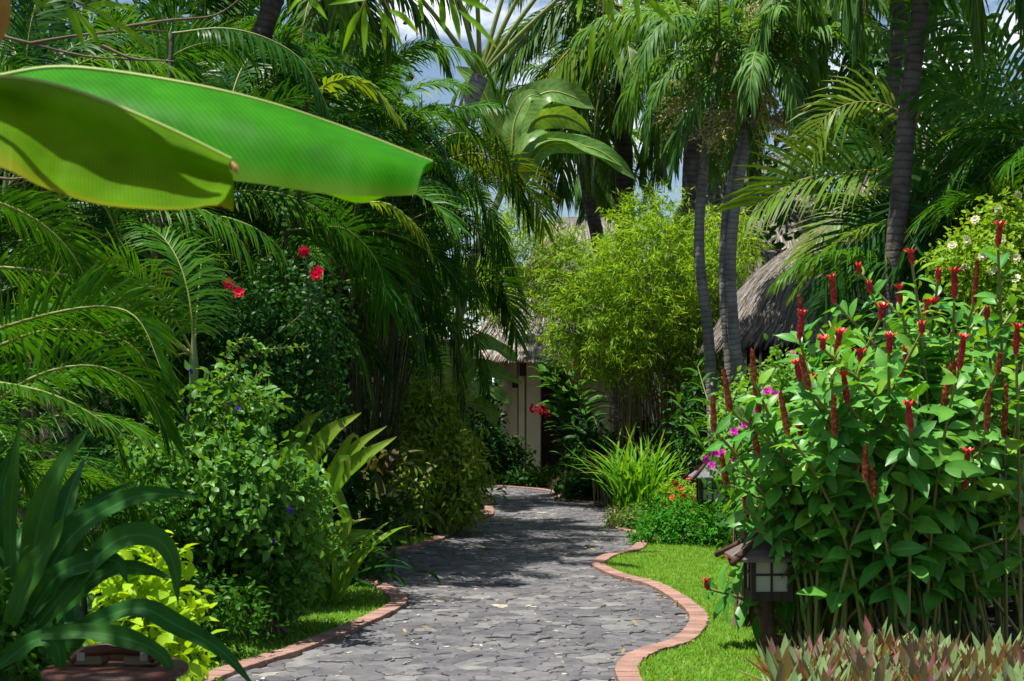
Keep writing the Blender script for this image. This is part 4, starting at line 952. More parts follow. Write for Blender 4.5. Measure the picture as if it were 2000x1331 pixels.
# strap-leaved plants
def straps(name, label, cat, base, n, seed, L, w, mat, el=(85, 25), bend=(40, 110), z0=.05, spread=.1, paths=(), fold=.3, group=None, az=(0, 360), face=(0, -.7, .7), pw=None, wave=.1, stem=0.):
    rng = np.random.default_rng(seed); base = np.array([base[0], base[1], 0.]); t = thing(name, label, cat, base, group)
    mb = MB()
    if stem: 
        sm = MB(); tube(sm, [base, base + [0, 0, stem * .6], base + [0, 0, stem]], [.07, .06, .05], 10); obj('stem', sm, M_shaft, t)
    for i in range(n):
        a = rng.uniform(*az); f = i / max(1, n - 1)
        b = base + [rng.normal(0, spread), rng.normal(0, spread), z0 + stem * .8]
        P = arc(b, a, el[0] + (el[1] - el[0]) * f + rng.normal(0, 5), rng.uniform(*L), rng.uniform(*bend), power=1.6, twist=rng.normal(0, 20))
        blade(mb, P, w * rng.uniform(.75, 1.15), nrm(np.array([-math.cos(math.radians(a)) * .5, -math.sin(math.radians(a)) * .5 - .3, .8])), n=16, fold=fold, rng=rng, wave=wave)
    if mb.n: obj('leaves', mb, mat, t)
    for p, pwid in paths:
        lb = MB(); blade(lb, p, pwid, face, n=26, fold=fold, rng=rng, wave=wave); obj('leaf', lb, mat, t)
    return t
Ys = 5.0
straps('crinum_lily', 'large dark strap-leaved lily in the lower left foreground', 'lily', (-1.8, 5.15), 26, 81, (.6, .95), .085, M_straps, el=(88, 20), az=(60, 330), stem=.7, wave=.3,
       paths=[(pxs(Ys, (30, 1260), (20, 1050), (28, 920), (42, 800)), 0.048), (pxs(Ys, (50, 1240), (70, 1050), (110, 930), (176, 830)), 0.096),
              (pxs(4.9, (50, 1220), (120, 1050), (185, 985), (262, 940)), 0.064), (pxs(4.85, (40, 1240), (130, 1060), (240, 980), (320, 965), (395, 972)), 0.080),
              (pxs(4.75, (50, 1250), (150, 1130), (230, 1055), (300, 1050), (338, 1095), (348, 1180)), 0.089), (pxs(4.8, (90, 1230), (160, 1150), (230, 1112), (290, 1115), (340, 1132)), 0.064),
              (pxs(4.6, (90, 1280), (180, 1220), (270, 1188), (345, 1222), (430, 1270), (500, 1345)), 0.071), (pxs(4.5, (80, 1240), (170, 1235), (260, 1252), (320, 1285), (345, 1345)), 0.064),
              (pxs(5.1, (10, 1250), (-10, 1080), (0, 950), (30, 860)), 0.064), (pxs(4.7, (20, 1220), (60, 1120), (100, 1060), (125, 1010)), 0.083), (pxs(4.9, (60, 1200), (100, 1130), (150, 1080), (160, 1030)), 0.064),
              (pxs(4.5, (0, 1300), (70, 1250), (110, 1260), (120, 1330)), 0.064), (pxs(4.75, (60, 1200), (120, 1120), (220, 1095), (250, 1140)), 0.083)], face=(.1, -.85, .5))
straps('spider_lily', 'yellow-green strap-leaved plant with bent leaf tips behind the left lawn', 'lily', (-1.55, 11.6), 30, 82, (.7, 1.05), .095, M_strapl, el=(88, 50), az=(-40, 220),
       paths=[(pxs(11.4, (600, 1040), (590, 930), (640, 850), (706, 806)), 0.174), (pxs(11.3, (610, 1050), (650, 950), (700, 900), (775, 853)), 0.145), (pxs(11.4, (610, 1050), (640, 940), (700, 870), (756, 832)), 0.116),
              (pxs(11.2, (590, 990), (634, 946), (665, 985), (678, 1030), (665, 1065)), 0.109), (pxs(11.5, (590, 960), (575, 880), (600, 830), (632, 800)), 0.131), (pxs(11.3, (590, 1030), (620, 1020), (655, 1022)), 0.080),
              (pxs(11.2, (600, 1050), (640, 960), (672, 895), (680, 940)), 0.131), (pxs(11.6, (570, 1010), (565, 880), (590, 830), (612, 800)), 0.116), (pxs(11.3, (600, 1030), (660, 900), (690, 850), (705, 870)), 0.087)], face=(.3, -.8, .55))
straps('dwarf_palm', 'dark drooping grassy plant at the notch in the left kerb', 'palm', (-1.35, 13.2), 34, 83, (.5, .85), .045, M_areca_dark, el=(80, 15), bend=(70, 130), spread=.14)
straps('cordyline', 'dull green cordyline with drooping broad leaves left of the croton', 'cordyline', (-1.55, 16.6), 34, 84, (.5, .75), .085, M_ti, el=(85, -5), bend=(60, 120), z0=.35, spread=.12)
straps('cordyline', 'taller cordyline with dark upright leaves behind the drooping one', 'cordyline', (-1.6, 17.3), 26, 85, (.5, .7), .09, M_ti, el=(85, 0), bend=(40, 100), z0=.75, spread=.16)
straps('lemongrass_clump', 'bright green fountain of tall grass blades at the bend of the path', 'grass clump', (1.9, 21.2), 170, 86, (.95, 1.55), .042, M_lemon, el=(89, 56), bend=(15, 80), spread=.17, z0=.0, wave=0)
straps('agave', 'dark glossy strap plant low beside the pale strap-leaved one', 'lily', (-1.6, 12.8), 22, 87, (.5, .8), .06, M_areca_dark, el=(75, 5), bend=(50, 110), spread=.12)
# ------------------------------------------------------------------ red-spiked ginger (the big right-hand shrub)
def costus():
    rng = np.random.default_rng(91); base = np.array([2.75, 9.7, 0.]); t = thing('costus_shrub', 'big ginger shrub on the right, broad leaves and many upright red flower spikes', 'ginger', base)
    S = [(1781, 496, 1, 18), (1679, 522, 2, 12), (1629, 545, 1, 45), (1864, 531, 1, 50), (1832, 531, 2, 16), (1902, 508, 0, 85), (1949, 442, 1, 36), (1566, 578, 0, 64), (1561, 613, 1, 48),
         (1758, 565, 1, 26), (1720, 602, 1, 20), (1808, 596, 1, 22), (1829, 590, 1, 30), (1927, 607, 2, 14), (1633, 650, 1, 40), (1736, 660, 1, 28), (1984, 640, 1, 50), (1874, 661, 1, 58), (1760, 684, 1, 50),
         (1607, 672, 1, 10), (1562, 712, 1, 30), (1580, 692, 0, 66), (1592, 742, 2, 10), (1655, 731, 1, 55), (1426, 722, 0, 80), (1473, 684, 0, 62), (1482, 748, 0, 58), (1394, 774, 0, 66), (1538, 767, 0, 80),
         (1630, 768, 0, 80), (1779, 792, 1, 46), (1480, 810, 0, 76), (1842, 714, 0, 78), (1860, 708, 0, 42), (1926, 758, 0, 82), (1961, 752, 0, 100), (1948, 690, 0, 38), (1883, 881, 1, 72), (1564, 842, 1, 8), (1557, 914, 0, 60),
         (1690, 870, 0, 68), (1708, 912, 0, 56), (1459, 950, 0, 62), (1417, 888, 0, 56), (1442, 866, 0, 44), (1430, 1092, 1, 10), (1382, 1140, 2, 10), (1680, 690, 1, 16), (1800, 640, 2, 10), (1700, 560, 2, 10)]
    canes = []
    for px, py, fl, ln in S:
        Y = 8.6 + rng.uniform(-.3, .3) + (.5 if py < 620 else 0) + (.8 if py > 820 and px < 1620 else .3 if px < 1520 else 0)
        canes.append((at(px, py, Y), fl, ln / F * Y, .0))
    for i in range(95):                                   # canes without a flower
        px = rng.uniform(1420, 2060); py = rng.uniform(max(560, 1000 - (px - 1380) * 1.7), 1060 if px > 1620 else 960)
        Y = 9.8 + rng.uniform(-.5, .9) + (.95 if px < 1620 else -.3 if py > 900 else 0); canes.append((at(px, py, Y), -1, 0, 0))
    for px, py, Y in ((1455, 1000, 9.0), (1590, 1060, 9.6), (1425, 965, 9.5), (1610, 1000, 9.4), (1440, 930, 9.6), (1410, 900, 9.7), (1500, 900, 9.6), (1530, 980, 9.5), (1475, 1035, 9.0), (1530, 1060, 9.0)): canes.append((at(px, py, Y), -1, 0, 0))
    for tip, fl, ln, _ in canes:
        b = base + [rng.normal(0, .42) + (tip[0] - base[0]) * .3, rng.normal(0, .25) + (tip[1] - base[1]) * .35, 0]
        b[0] = max(b[0], 1.95)
        neck = tip - np.array([0, 0, ln]); h = neck[2]
        if h < .45: b = np.array([max(1.95, neck[0] + .5), neck[1] + .2, 0])
        lean = neck - b
        P = curve([b, b + lean * [.25, .25, .5], b + lean * [.65, .65, .82], neck], 30); T = tangents(P)
        mb = MB(); tube(mb, P, [.013, .011, .009], 6, 1)
        n = int(np.clip(18 + h * 11, 16, 44)); lo = (.2 if h > 1 else .25) if tip[0] / tip[1] * F > 640 else .42
        s = np.linspace(lo, .985, n) ** .9; x = s * 29
        g = lambda A: np.stack([np.interp(x, np.arange(30), A[:, c]) for c in range(3)], 1)
        Q, TT = g(P), nrm(g(T)); th = np.arange(n) * 1.0 + rng.uniform(0, 6)
        A = nrm(np.cross(TT, [.3, 1, .1])); B = np.cross(TT, A)
        rad = np.cos(th)[:, None] * A + np.sin(th)[:, None] * B
        el = np.interp(s, [lo, .8, 1], [-.1, .3, .75]) + rng.normal(0, .18, n)
        D = nrm(rad + el[:, None] * TT); Nn = nrm(TT - .35 * rad + rng.normal(0, .38, (n, 3)) + [0, -.1, .25])
        size = np.interp(s, [lo, .75, 1], [.215, .2, .115]) * rng.choice([.55, .8, 1., 1.1, 1.25], n)
        Q = Q + rad * .012
        scatter_leaves(mb, Q, D, Nn, size, COSTUS, 0)
        if rng.random() < .22:                             # a few withered lower leaves
            k = rng.integers(1, 4); j = rng.integers(0, n // 2, k)
            scatter_leaves(mb, Q[j] + [0, -.01, -.02], nrm(rad[j] * .5 + [0, 0, -1.]), nrm(rng.normal(0, 1, (k, 3))), size[j] * .7, LANCE, 2, 1.6)
        c = obj('cane', mb, [M_costus, M_cstem, M_cdead], t)
        if fl < 0: continue
        fb = MB(); ax = nrm(T[-1] * .25 + [rng.normal(0, .1), rng.normal(0, .08), 1.]); a = nrm(np.cross(ax, [0, 1, .01])); b2 = np.cross(ax, a); ln = max(ln, .045)
        r0 = .0145 if fl else .0165
        # overlapping bracts wound round the spike
        m = int(14 + ln * 330); k = np.arange(m); f = k / m; th = k * 2.4
        rr = np.interp(f, [0, .12, .75, 1], [.6, 1, .85, .35]) * r0
        if fl == 0: rr *= np.interp(f, [0, .25, 1], [1.15, 1.05, .7])
        R_ = np.cos(th)[:, None] * a + np.sin(th)[:, None] * b2
        Pb = neck + ax * (f * ln)[:, None] + R_ * (rr * .8)[:, None]
        scatter_leaves(fb, Pb - ax * .008, nrm(ax * 1. + R_ * .45), R_, np.full(m, .024) * rng.uniform(.85, 1.15, m), ROUND, 0)
        tube(fb, [neck - ax * .01, neck + ax * ln * .5, neck + ax * ln], [r0 * .8, r0 * .9, r0 * .3], 10, 0)
        if fl:
            mm = 9 if fl == 1 else 5; th = np.arange(mm) * 2 * pi / mm; R_ = np.cos(th)[:, None] * a + np.sin(th)[:, None] * b2
            scatter_leaves(fb, np.tile(neck + ax * ln * .92, (mm, 1)) + R_ * .008, nrm(ax * (1.9 if fl == 1 else 2.6) + R_ + rng.normal(0, .2, (mm, 3))), ax - R_, np.full(mm, .055 if fl == 1 else .04), LANCE, 1, 1.8)
        obj('flower_spike', fb, [M_cone if fl else M_cone_old, M_petal], c)
    return t
costus()
# one big upright leaf standing behind
straps('bird_of_paradise', 'single long blue-green blade leaning beside the dark palm trunk', 'strap plant', (3.45, 11.6), 0, 92, (1, 1), .1, M_straps, paths=[([(3.45, 11.6, 0), (3.42, 11.5, 1.0)] + pxs(11.4, (1825, 560), (1800, 500), (1765, 440)), .12)], face=(.6, -.8, .2), fold=.15)

# boat lily bed, bottom right
def boat_lily():
    rng = np.random.default_rng(95); mb = MB()
    P = []
    while len(P) < 190:
        x, y = rng.uniform(1.28, 4.0), rng.uniform(6.9, 9.05)
        px = x / y * F + 1000
        if y > 8.1 + .2 * math.sin(x * 4) + .4 * min(1, max(0, x - 1.6)) or px < 1475 + 25 * math.sin(y * 9): continue
        P.append((x, y))
    for x, y in P:
        n = 11; th = np.arange(n) * 2.4 + rng.uniform(0, 6); el = np.linspace(.35, 2.4, n) + rng.normal(0, .2, n)
        D = nrm(np.stack([np.cos(th), np.sin(th), el], 1)); Nn = nrm(np.stack([-np.cos(th), -np.sin(th), np.full(n, .8)], 1) + rng.normal(0, .15, (n, 3)))
        c = np.array([x, y, rng.uniform(.03, .09)]); s = rng.uniform(.17, .3, n)
        red = rng.random(n) < .25
        for m, mi in ((~red, 0), (red, 1)):
            if m.any(): scatter_leaves(mb, np.tile(c, (m.sum(), 1)), D[m], Nn[m], s[m], BOAT, mi)
    o = obj('boat_lily_bed', mb, [M_rhoeo, M_rhoeo_r]); o['kind'] = 'stuff'; o['label'] = 'bed of pointed pink and grey-green boat lily leaves in the lower right corner'
BOAT = leaf_template([(0, 0), (.12, .1), (.4, .115), (.75, .075), (1, 0)], -.12, .45)
boat_lily()

# ------------------------------------------------------------------ lanterns
def lantern(label, x, y, w, hbox, hpost, rot, group, roofmat, ov=.16, rooff=.14, log=True, seed=1):
    rng = np.random.default_rng(seed); t = thing('garden_lantern', label, 'lantern', (x, y, 0), group)
    co, si = math.cos(rot), math.sin(rot)
    def loc(a, b, z): return (x + a * co - b * si, y + a * si + b * co, z)
    mb = MB()
    P = curve([(x, y, -.03), (x + .012, y, hpost * .35), (x - .012, y, hpost * .7), (x, y, hpost)], 24); rr = .052 * (1 + rng.normal(0, .05, 24)); rr[7] *= 1.15; rr[17] *= 1.2
    tube(mb, P, rr, 12, cap=True)
    for px_, pz, s in ((.055, hpost * .25, 1), (-.055, hpost * .78, -1)):
        tube(mb, [(x, y, pz - .03), (x + px_, y - .01, pz), (x + px_ * 1.45, y - .012, pz + .02)], [.04, .038, .022], 8, cap=True)
    obj('post', mb, M_pole, t)
    z0 = hpost; h2 = w / 2; fb = MB(); fr = .03
    for a in (-1, 1):
        for b in (-1, 1): box(fb, loc(a * (h2 - fr / 2), b * (h2 - fr / 2), z0 + hbox / 2), (fr, fr, hbox), rot=rot, bev=.003)
    for b in (-1, 1):
        for z, hh in ((z0 + .03, .06), (z0 + hbox - .015, .03), (z0 + hbox * .55, .014)):
            box(fb, loc(0, b * (h2 - fr / 2), z), (w - 2 * fr, fr * (.8 if hh > .02 else .5), hh), rot=rot)
            box(fb, loc(b * (h2 - fr / 2), 0, z), (fr * (.8 if hh > .02 else .5), w - 2 * fr, hh), rot=rot)
        box(fb, loc(0, b * (h2 - fr / 2), z0 + hbox * .52), (.014, fr * .45, hbox - .1), rot=rot)
        box(fb, loc(b * (h2 - fr / 2), 0, z0 + hbox * .52), (fr * .45, .014, hbox - .1), rot=rot)
    box(fb, loc(0, 0, z0 + .008), (w * .9, w * .9, .016), rot=rot)
    obj('frame', fb, M_frame, t, smooth=False)
    for k in range(4):
        pb = MB(); a = k * pi / 2; dx, dy = math.cos(a) * (h2 - .021), math.sin(a) * (h2 - .021)
        box(pb, loc(dx, dy, z0 + hbox * .53), ((.004, w - 2 * fr - .002, hbox - .1) if k % 2 == 0 else (w - 2 * fr - .002, .004, hbox - .1)), rot=rot); obj('pane', pb, M_paper, t, smooth=False)
    rb = MB(); e = h2 + ov; zr = z0 + hbox + .002
    corners = [loc(a * e, b * e, zr - .03) for a, b in ((-1, -1), (1, -1), (1, 1), (-1, 1))]; tops = [loc(a * .03, b * .03, zr + rooff) for a, b in ((-1, -1), (1, -1), (1, 1), (-1, 1))]
    low = [(c[0], c[1], c[2] - .018) for c in corners]
    rb.add(np.array(corners + tops + low), [(0, 1, 5, 4), (1, 2, 6, 5), (2, 3, 7, 6), (3, 0, 4, 7), (8, 9, 1, 0), (9, 10, 2, 1), (10, 11, 3, 2), (11, 8, 0, 3), (11, 10, 9, 8)], polys=[[4, 5, 6, 7]])
    rf = obj('roof', rb, roofmat, t, smooth=False)
    gb = MB()
    for c, d in zip(corners, tops):
        c, d = np.array(c), np.array(d); dd = nrm(c - d); tube(gb, [d + [0, 0, .006], c + dd * .07 + [0, 0, .008]], [.016, .02], 8, cap=True)
    obj('ridge_pole', gb, M_pole, rf)
    return t
GLN = 'wooden lanterns on the right lawn'
p = gnd(1490, 1268)
lantern('wooden post lantern half hidden by the red-spiked ginger at the lawn edge', p[0] + .0, p[1] - .18, .27, .31, .36, .03, GLN, M_roofwood, ov=.11, rooff=.12, seed=2)
lantern('farther lantern with a grey shingled roof among the flowers', (1388 - 1000) / F * 16.9, 16.9, .29, .36, .47, .05, GLN, M_slate, ov=.09, rooff=.17, seed=3)

# ------------------------------------------------------------------ lidded jar in the left foreground
xj, yj = (226 - 1000) / F * 4.55, 4.55
t = thing('lidded_jar', 'brown jar with a round wooden lid and curved handle in the lower left corner', 'jar', (xj, yj, 0))
zt = .735
mb = MB(); lathe(mb, (xj, yj, 0), [(.13, 0), (.2, .15), (.245, .4), (.24, .57), (.2, .69), (.19, .73), (.2, .75)], 40); obj('body', mb, M_jar, t)
mb = MB(); lathe(mb, (xj, yj, 0), [(.222, .752), (.228, .76), (.228, .772), (.215, .78), (.0, .79)], 48, cap=False); ld = obj('lid', mb, M_lid, t)
mb = MB()
for s in (-1, 1):
    box(mb, (xj + s * .085, yj, 0.802), (.1, .07, .03), bev=.004)
box(mb, (xj, yj + .06, 0.803), (.3, .03, .032), bev=.004); obj('batten', mb, M_lidp, ld, smooth=False)
mb = MB(); H_ = curve([(xj - .13, yj - .02, .795), (xj - .1, yj - .02, .824), (xj, yj - .02, .838), (xj + .09, yj - .02, .83), (xj + .13, yj - .02, .797)], 24)
tube(mb, H_, [.017, .02, .02, .017], 10, cap=True); obj('handle', mb, M_lid, ld)
mb = MB()
for s in (-1, 1): box(mb, (xj + s * .1, yj - .03, 0.814), (.025, .02, .03), bev=.003)
obj('fitting', mb, M_steel, ld, smooth=False)

# ------------------------------------------------------------------ overhanging bamboo sprays near the camera
def overhang(label, culm, sprays_, seed, group, crown=None):
    rng = np.random.default_rng(seed); t = thing('overhanging_bamboo', label, 'bamboo', culm[0], group)
    mb = MB(); C = curve(culm, 40); tube(mb, C, [.025, .022, .016, .008], 8); obj('culm', mb, M_culm, t)
    if crown:                                              # unseen leaf mass added above the frame to shade the lower left
        o, r, k = np.array(crown[0]), np.array(crown[1]), crown[2]; fb = MB(); P = o + nrm(rng.normal(0, 1, (k, 3))) * r * rng.uniform(.2, 1, (k, 1)) ** .5
        tube(fb, curve([culm[0], (np.array(culm[0]) + o) / 2 + [-.3, 0, .8], o], 20), [.025, .018, .006], 7, 1)
        for q in P[::9]: tube(fb, curve([o - [0, 0, .5], (o + q) / 2, q], 6), [.008, .003], 4, 1)
        P = np.repeat(P, 7, 0) + rng.normal(0, .09, (k * 7, 3))
        scatter_leaves(fb, P, rng.normal(0, 1, P.shape) - [0, 0, .5], rng.normal(0, .6, P.shape) + [0, 0, 1.], rng.uniform(.12, .24, len(P)), LANCE)
        obj('foliage', fb, [M_bamboo_fg, M_culm], t)
    for o, leaves in sprays_:
        sb = MB(); a = np.array(o); near = C[np.argmin(np.linalg.norm(C - a, axis=1))]
        tube(sb, curve([near, near * .5 + a * .5 + [0, 0, .04], a], 8), [.005, .003], 5, 1)
        for b, e, w in leaves:
            b, e = np.array(b), np.array(e); tube(sb, [a, b * .5 + a * .5, b], [.0025, .0015], 4, 1)
            blade(sb, [b, b * .5 + e * .5 + [0, rng.uniform(-.02, .02), .012], e], w, (rng.normal(0, .35), -1, .35), n=10, prof=[(0, .15), (.2, .85), (.45, 1), (.75, .6), (1, .02)], fold=.2)
        obj('leaf_spray', sb, [M_bamboo_fg, M_culm], t)
def lf(Y, *ls): return [(at(a, b, Y), at(c, d, Y), w) for a, b, c, d, w in ls]
GO = 'bamboo sprays hanging into the top of the view'
Yo = 4.4
overhang('bamboo sprays hanging from the top centre in front of the blue sky', [(2.1, 3.0, 0), (2.1, 3.4, 2.0), (1.75, 4.0, 3.0), (1.0, 4.4, 3.2), (.3, 4.5, 3.12)],
    [(at(1180, -40, Yo), lf(Yo, (1140, -20, 1128, 43, .02), (1170, -15, 1205, 64, .026), (1160, 50, 1150, 152, .02), (1178, 45, 1220, 158, .02), (1185, -10, 1245, 10, .02), (1200, -20, 1190, 40, .015))),
     (at(1270, -40, Yo), lf(Yo, (1240, -20, 1248, 60, .018), (1255, -10, 1326, 62, .024), (1300, -30, 1330, 30, .02), (1235, -30, 1215, 30, .02)))], 101, GO)
overhang('bamboo sprays with browning tips hanging left of the top centre', [(-2.5, 3.4, 0), (-2.4, 3.8, 2.2), (-1.6, 4.3, 3.15), (-.2, 4.5, 3.15)],
    [(at(730, -40, Yo), lf(Yo, (705, 20, 668, 105, .022), (712, 10, 712, 112, .024), (735, 15, 790, 100, .022), (745, 20, 752, 100, .018), (720, 0, 640, 10, .02), (760, 20, 820, 70, .02))),
     (at(870, -30, Yo), lf(Yo, (860, 0, 868, 65, .022), (880, 0, 899, 85, .024), (890, -5, 965, 28, .024), (895, 20, 975, 100, .024), (815, -10, 826, 42, .016), (900, -10, 960, -5, .02))),
     (at(600, -40, Yo), lf(Yo, (590, -10, 640, 40, .02), (610, -10, 560, 30, .02)))], 102, GO)
overhang('dark bamboo sprays hanging above the banana leaf in the upper left', [(-2.3, 4.0, 0), (-2.2, 4.3, 2.0), (-1.9, 4.6, 3.0), (-1.2, 4.8, 3.15)],
    [(at(140, 0, 4.8), lf(4.8, (130, 10, 165, 95, .03), (145, 20, 200, 100, .026), (190, 20, 235, 70, .026), (215, 40, 300, 105, .024), (170, 10, 275, 25, .026), (60, -10, 78, 18, .02), (120, -5, 60, 30, .02)))], 103, GO, crown=((-2.75, 4.5, 4.35), (1.15, 1.0, .6), 210))
# bare twigs upper left
t = thing('dry_branch', 'thin bare brown twigs crossing the upper left above the banana leaf', 'branch', at(-40, 60, 7))
mb = MB()
for p in ([(-40, 60), (60, 85), (180, 112), (340, 120)], [(60, 85), (150, 70), (250, 60), (330, 62)], [(200, 90), (260, 115), (330, 119)], [(230, 55), (330, 40), (420, 30), (480, -10)], [(-20, 345), (20, 350), (65, 345)]):
    mb = MB(); tube(mb, curve(pxs(7, *p), 16), [.009, .006, .003], 6); obj('twig', mb, M_twig, t)

# ------------------------------------------------------------------ thatched buildings
def thatch_strands(mb, P, D, N, L, W, rng, mat=0):
    n = len(P); D = nrm(D); S = nrm(np.cross(D, N))
    L = np.broadcast_to(L, (n,))[:, None]
    a = P; b = P + D * L * .55 + N * (.012 * rng.random(n))[:, None]; c = P + D * L + N * rng.normal(0, .012, n)[:, None] + [0, 0, -.03] * L
    w = (W * rng.uniform(.6, 1.3, n))[:, None]
    V = np.stack([a - S * w, a + S * w, b - S * w * .9, b + S * w * .9, c - S * w * .25, c + S * w * .25], 1)
    off = (np.arange(n) * 6)[:, None, None]
    mb.add(V, (np.array([(0, 1, 3, 2), (2, 3, 5, 4)])[None] + off).reshape(-1, 4), mat=mat)

def round_hut(label, c, prof, nstr, wall_r, wall_h, seed):
    """prof = [(radius, height)] from the eave to the top"""
    rng = np.random.default_rng(seed); c = np.array(c, float); t = thing('thatched_hut', label, 'hut', c)
    mb = MB(); lathe(mb, c, prof, 64, cap=False); pr = np.array(prof)
    lathe(mb, c, [(prof[0][0] - .02, prof[0][1] - .12), (prof[0][0], prof[0][1])], 64, cap=False)
    L = np.concatenate([[0], np.cumsum(np.linalg.norm(np.diff(pr, axis=0), axis=1))])
    u = rng.uniform(0, 1, nstr) ** 1.15; u[:nstr // 4] = rng.uniform(0, .06, nstr // 4); s = u * L[-1]; r = np.interp(s, L, pr[:, 0]); z = np.interp(s, L, pr[:, 1])
    r2 = np.interp(np.maximum(s - .1, 0), L, pr[:, 0]); z2 = np.interp(np.maximum(s - .1, 0), L, pr[:, 1])
    low = s < .1; r2[low] = r[low] + .08; z2[low] = z[low] - .09
    a = rng.uniform(0, 2 * pi, nstr)
    R_ = np.stack([np.cos(a), np.sin(a), np.zeros(nstr)], 1); P = c + R_ * r[:, None] + np.array([0, 0, 1.]) * z[:, None]
    D = nrm(R_ * (r2 - r)[:, None] + np.array([0, 0, 1.]) * (z2 - z)[:, None]); side = np.stack([-np.sin(a), np.cos(a), np.zeros(nstr)], 1)
    Nn = nrm(np.cross(side, D)); Nn *= np.sign(Nn[:, 2:3] + 1e-6)
    D = nrm(D + side * rng.normal(0, .09, nstr)[:, None])
    thatch_strands(mb, P + Nn * .012, D, Nn, rng.uniform(.18, .4, nstr), .007, rng, 1)
    obj('roof', mb, [M_thatch, M_straw], t)
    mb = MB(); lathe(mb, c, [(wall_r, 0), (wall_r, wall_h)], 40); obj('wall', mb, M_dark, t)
    mb = MB(); lathe(mb, c, [(wall_r + .12, wall_h - .18), (wall_r + .12, wall_h), (wall_r + .02, wall_h), (wall_r + .02, wall_h - .18)], 40, cap=False); obj('beam', mb, M_frame, t)
    mb = MB()
    for k in range(10):
        a = k * 2 * pi / 10 + .2; q = c + [math.cos(a) * (wall_r + .25), math.sin(a) * (wall_r + .25), 0]; tube(mb, [q, q + [0, 0, wall_h]], [.05, .05], 8); obj('post', mb, M_pole, t); mb = MB()
    return t
hc = (1775 - 1000) / F * 20.6
round_hut('round thatched hut with a shaggy grey roof behind the palm fronds on the right', (hc, 20.6, 0), [(2.8, 2.66), (2.74, 2.86), (2.55, 3.2), (2.25, 3.55), (1.85, 3.85), (1.45, 4.1), (1.15, 4.35), (.9, 4.75), (.5, 5.3), (.08, 5.6), (0, 5.62)], 34000, 2.1, 2.75, 111)

def hip_roof(mb, x0, x1, y0, y1, ze, zr, hip, over, rng, nstr, sw=.012, sag=.12):
    """thatched hip roof; x0..x1, y0..y1 walls, ridge runs along x"""
    X0, X1, Y0, Y1 = x0 - over, x1 + over, y0 - over, y1 + over; ym = (Y0 + Y1) / 2; r0, r1 = X0 + hip, X1 - hip
    faces = [((X0, Y0), (X1, Y0), (r1, ym), (r0, ym)), ((X1, Y1), (X0, Y1), (r0, ym), (r1, ym)), ((X0, Y1), (X0, Y0), (r0, ym), (r0, ym)), ((X1, Y0), (X1, Y1), (r1, ym), (r1, ym))]
    for f in faces:
        n = 10; m = 7; a, b, d, e = [np.array(q, float) for q in f]
        u = np.linspace(0, 1, n)[:, None, None]; v = np.linspace(0, 1, m)[None, :, None]
        G = (a * (1 - u) + b * u) * (1 - v) + (e * (1 - u) + d * u) * v
        Z = ze + (zr - ze) * np.broadcast_to(v[..., 0], (n, m)) - sag * np.sin(pi * np.broadcast_to(v[..., 0], (n, m)))
        i = np.arange(n - 1)[:, None] * m; j = np.arange(m - 1)[None]
        q = np.stack([i + j, i + m + j, i + m + j + 1, i + j + 1], -1).reshape(-1, 4)
        mb.add(np.concatenate([G, Z[..., None]], -1), q)
        k = nstr // 4; uu = rng.uniform(0, 1, k)[:, None]; vv = np.where(rng.random(k) < .3, 0, rng.uniform(0, .97, k))[:, None]
        pos = lambda vv: np.c_[(a * (1 - uu) + b * uu) * (1 - vv) + (e * (1 - uu) + d * uu) * vv, ze + (zr - ze) * vv - sag * np.sin(pi * vv)]
        P = pos(vv); Dn = nrm(pos(vv - .03) - pos(vv + .01)); sd = np.r_[b - a, 0]; Nn = np.cross(np.tile(nrm(sd), (k, 1)), -Dn); Nn = nrm(Nn) * np.sign(nrm(Nn)[:, 2:3])
        thatch_strands(mb, P + Nn * .015, Dn + nrm(sd) * rng.normal(0, .08, k)[:, None], Nn, rng.uniform(.3, .6, k), sw, rng, 1)
    mb.add([(X0, Y0, ze - .03), (X1, Y0, ze - .03), (X1, Y1, ze - .03), (X0, Y1, ze - .03)], [(3, 2, 1, 0)])

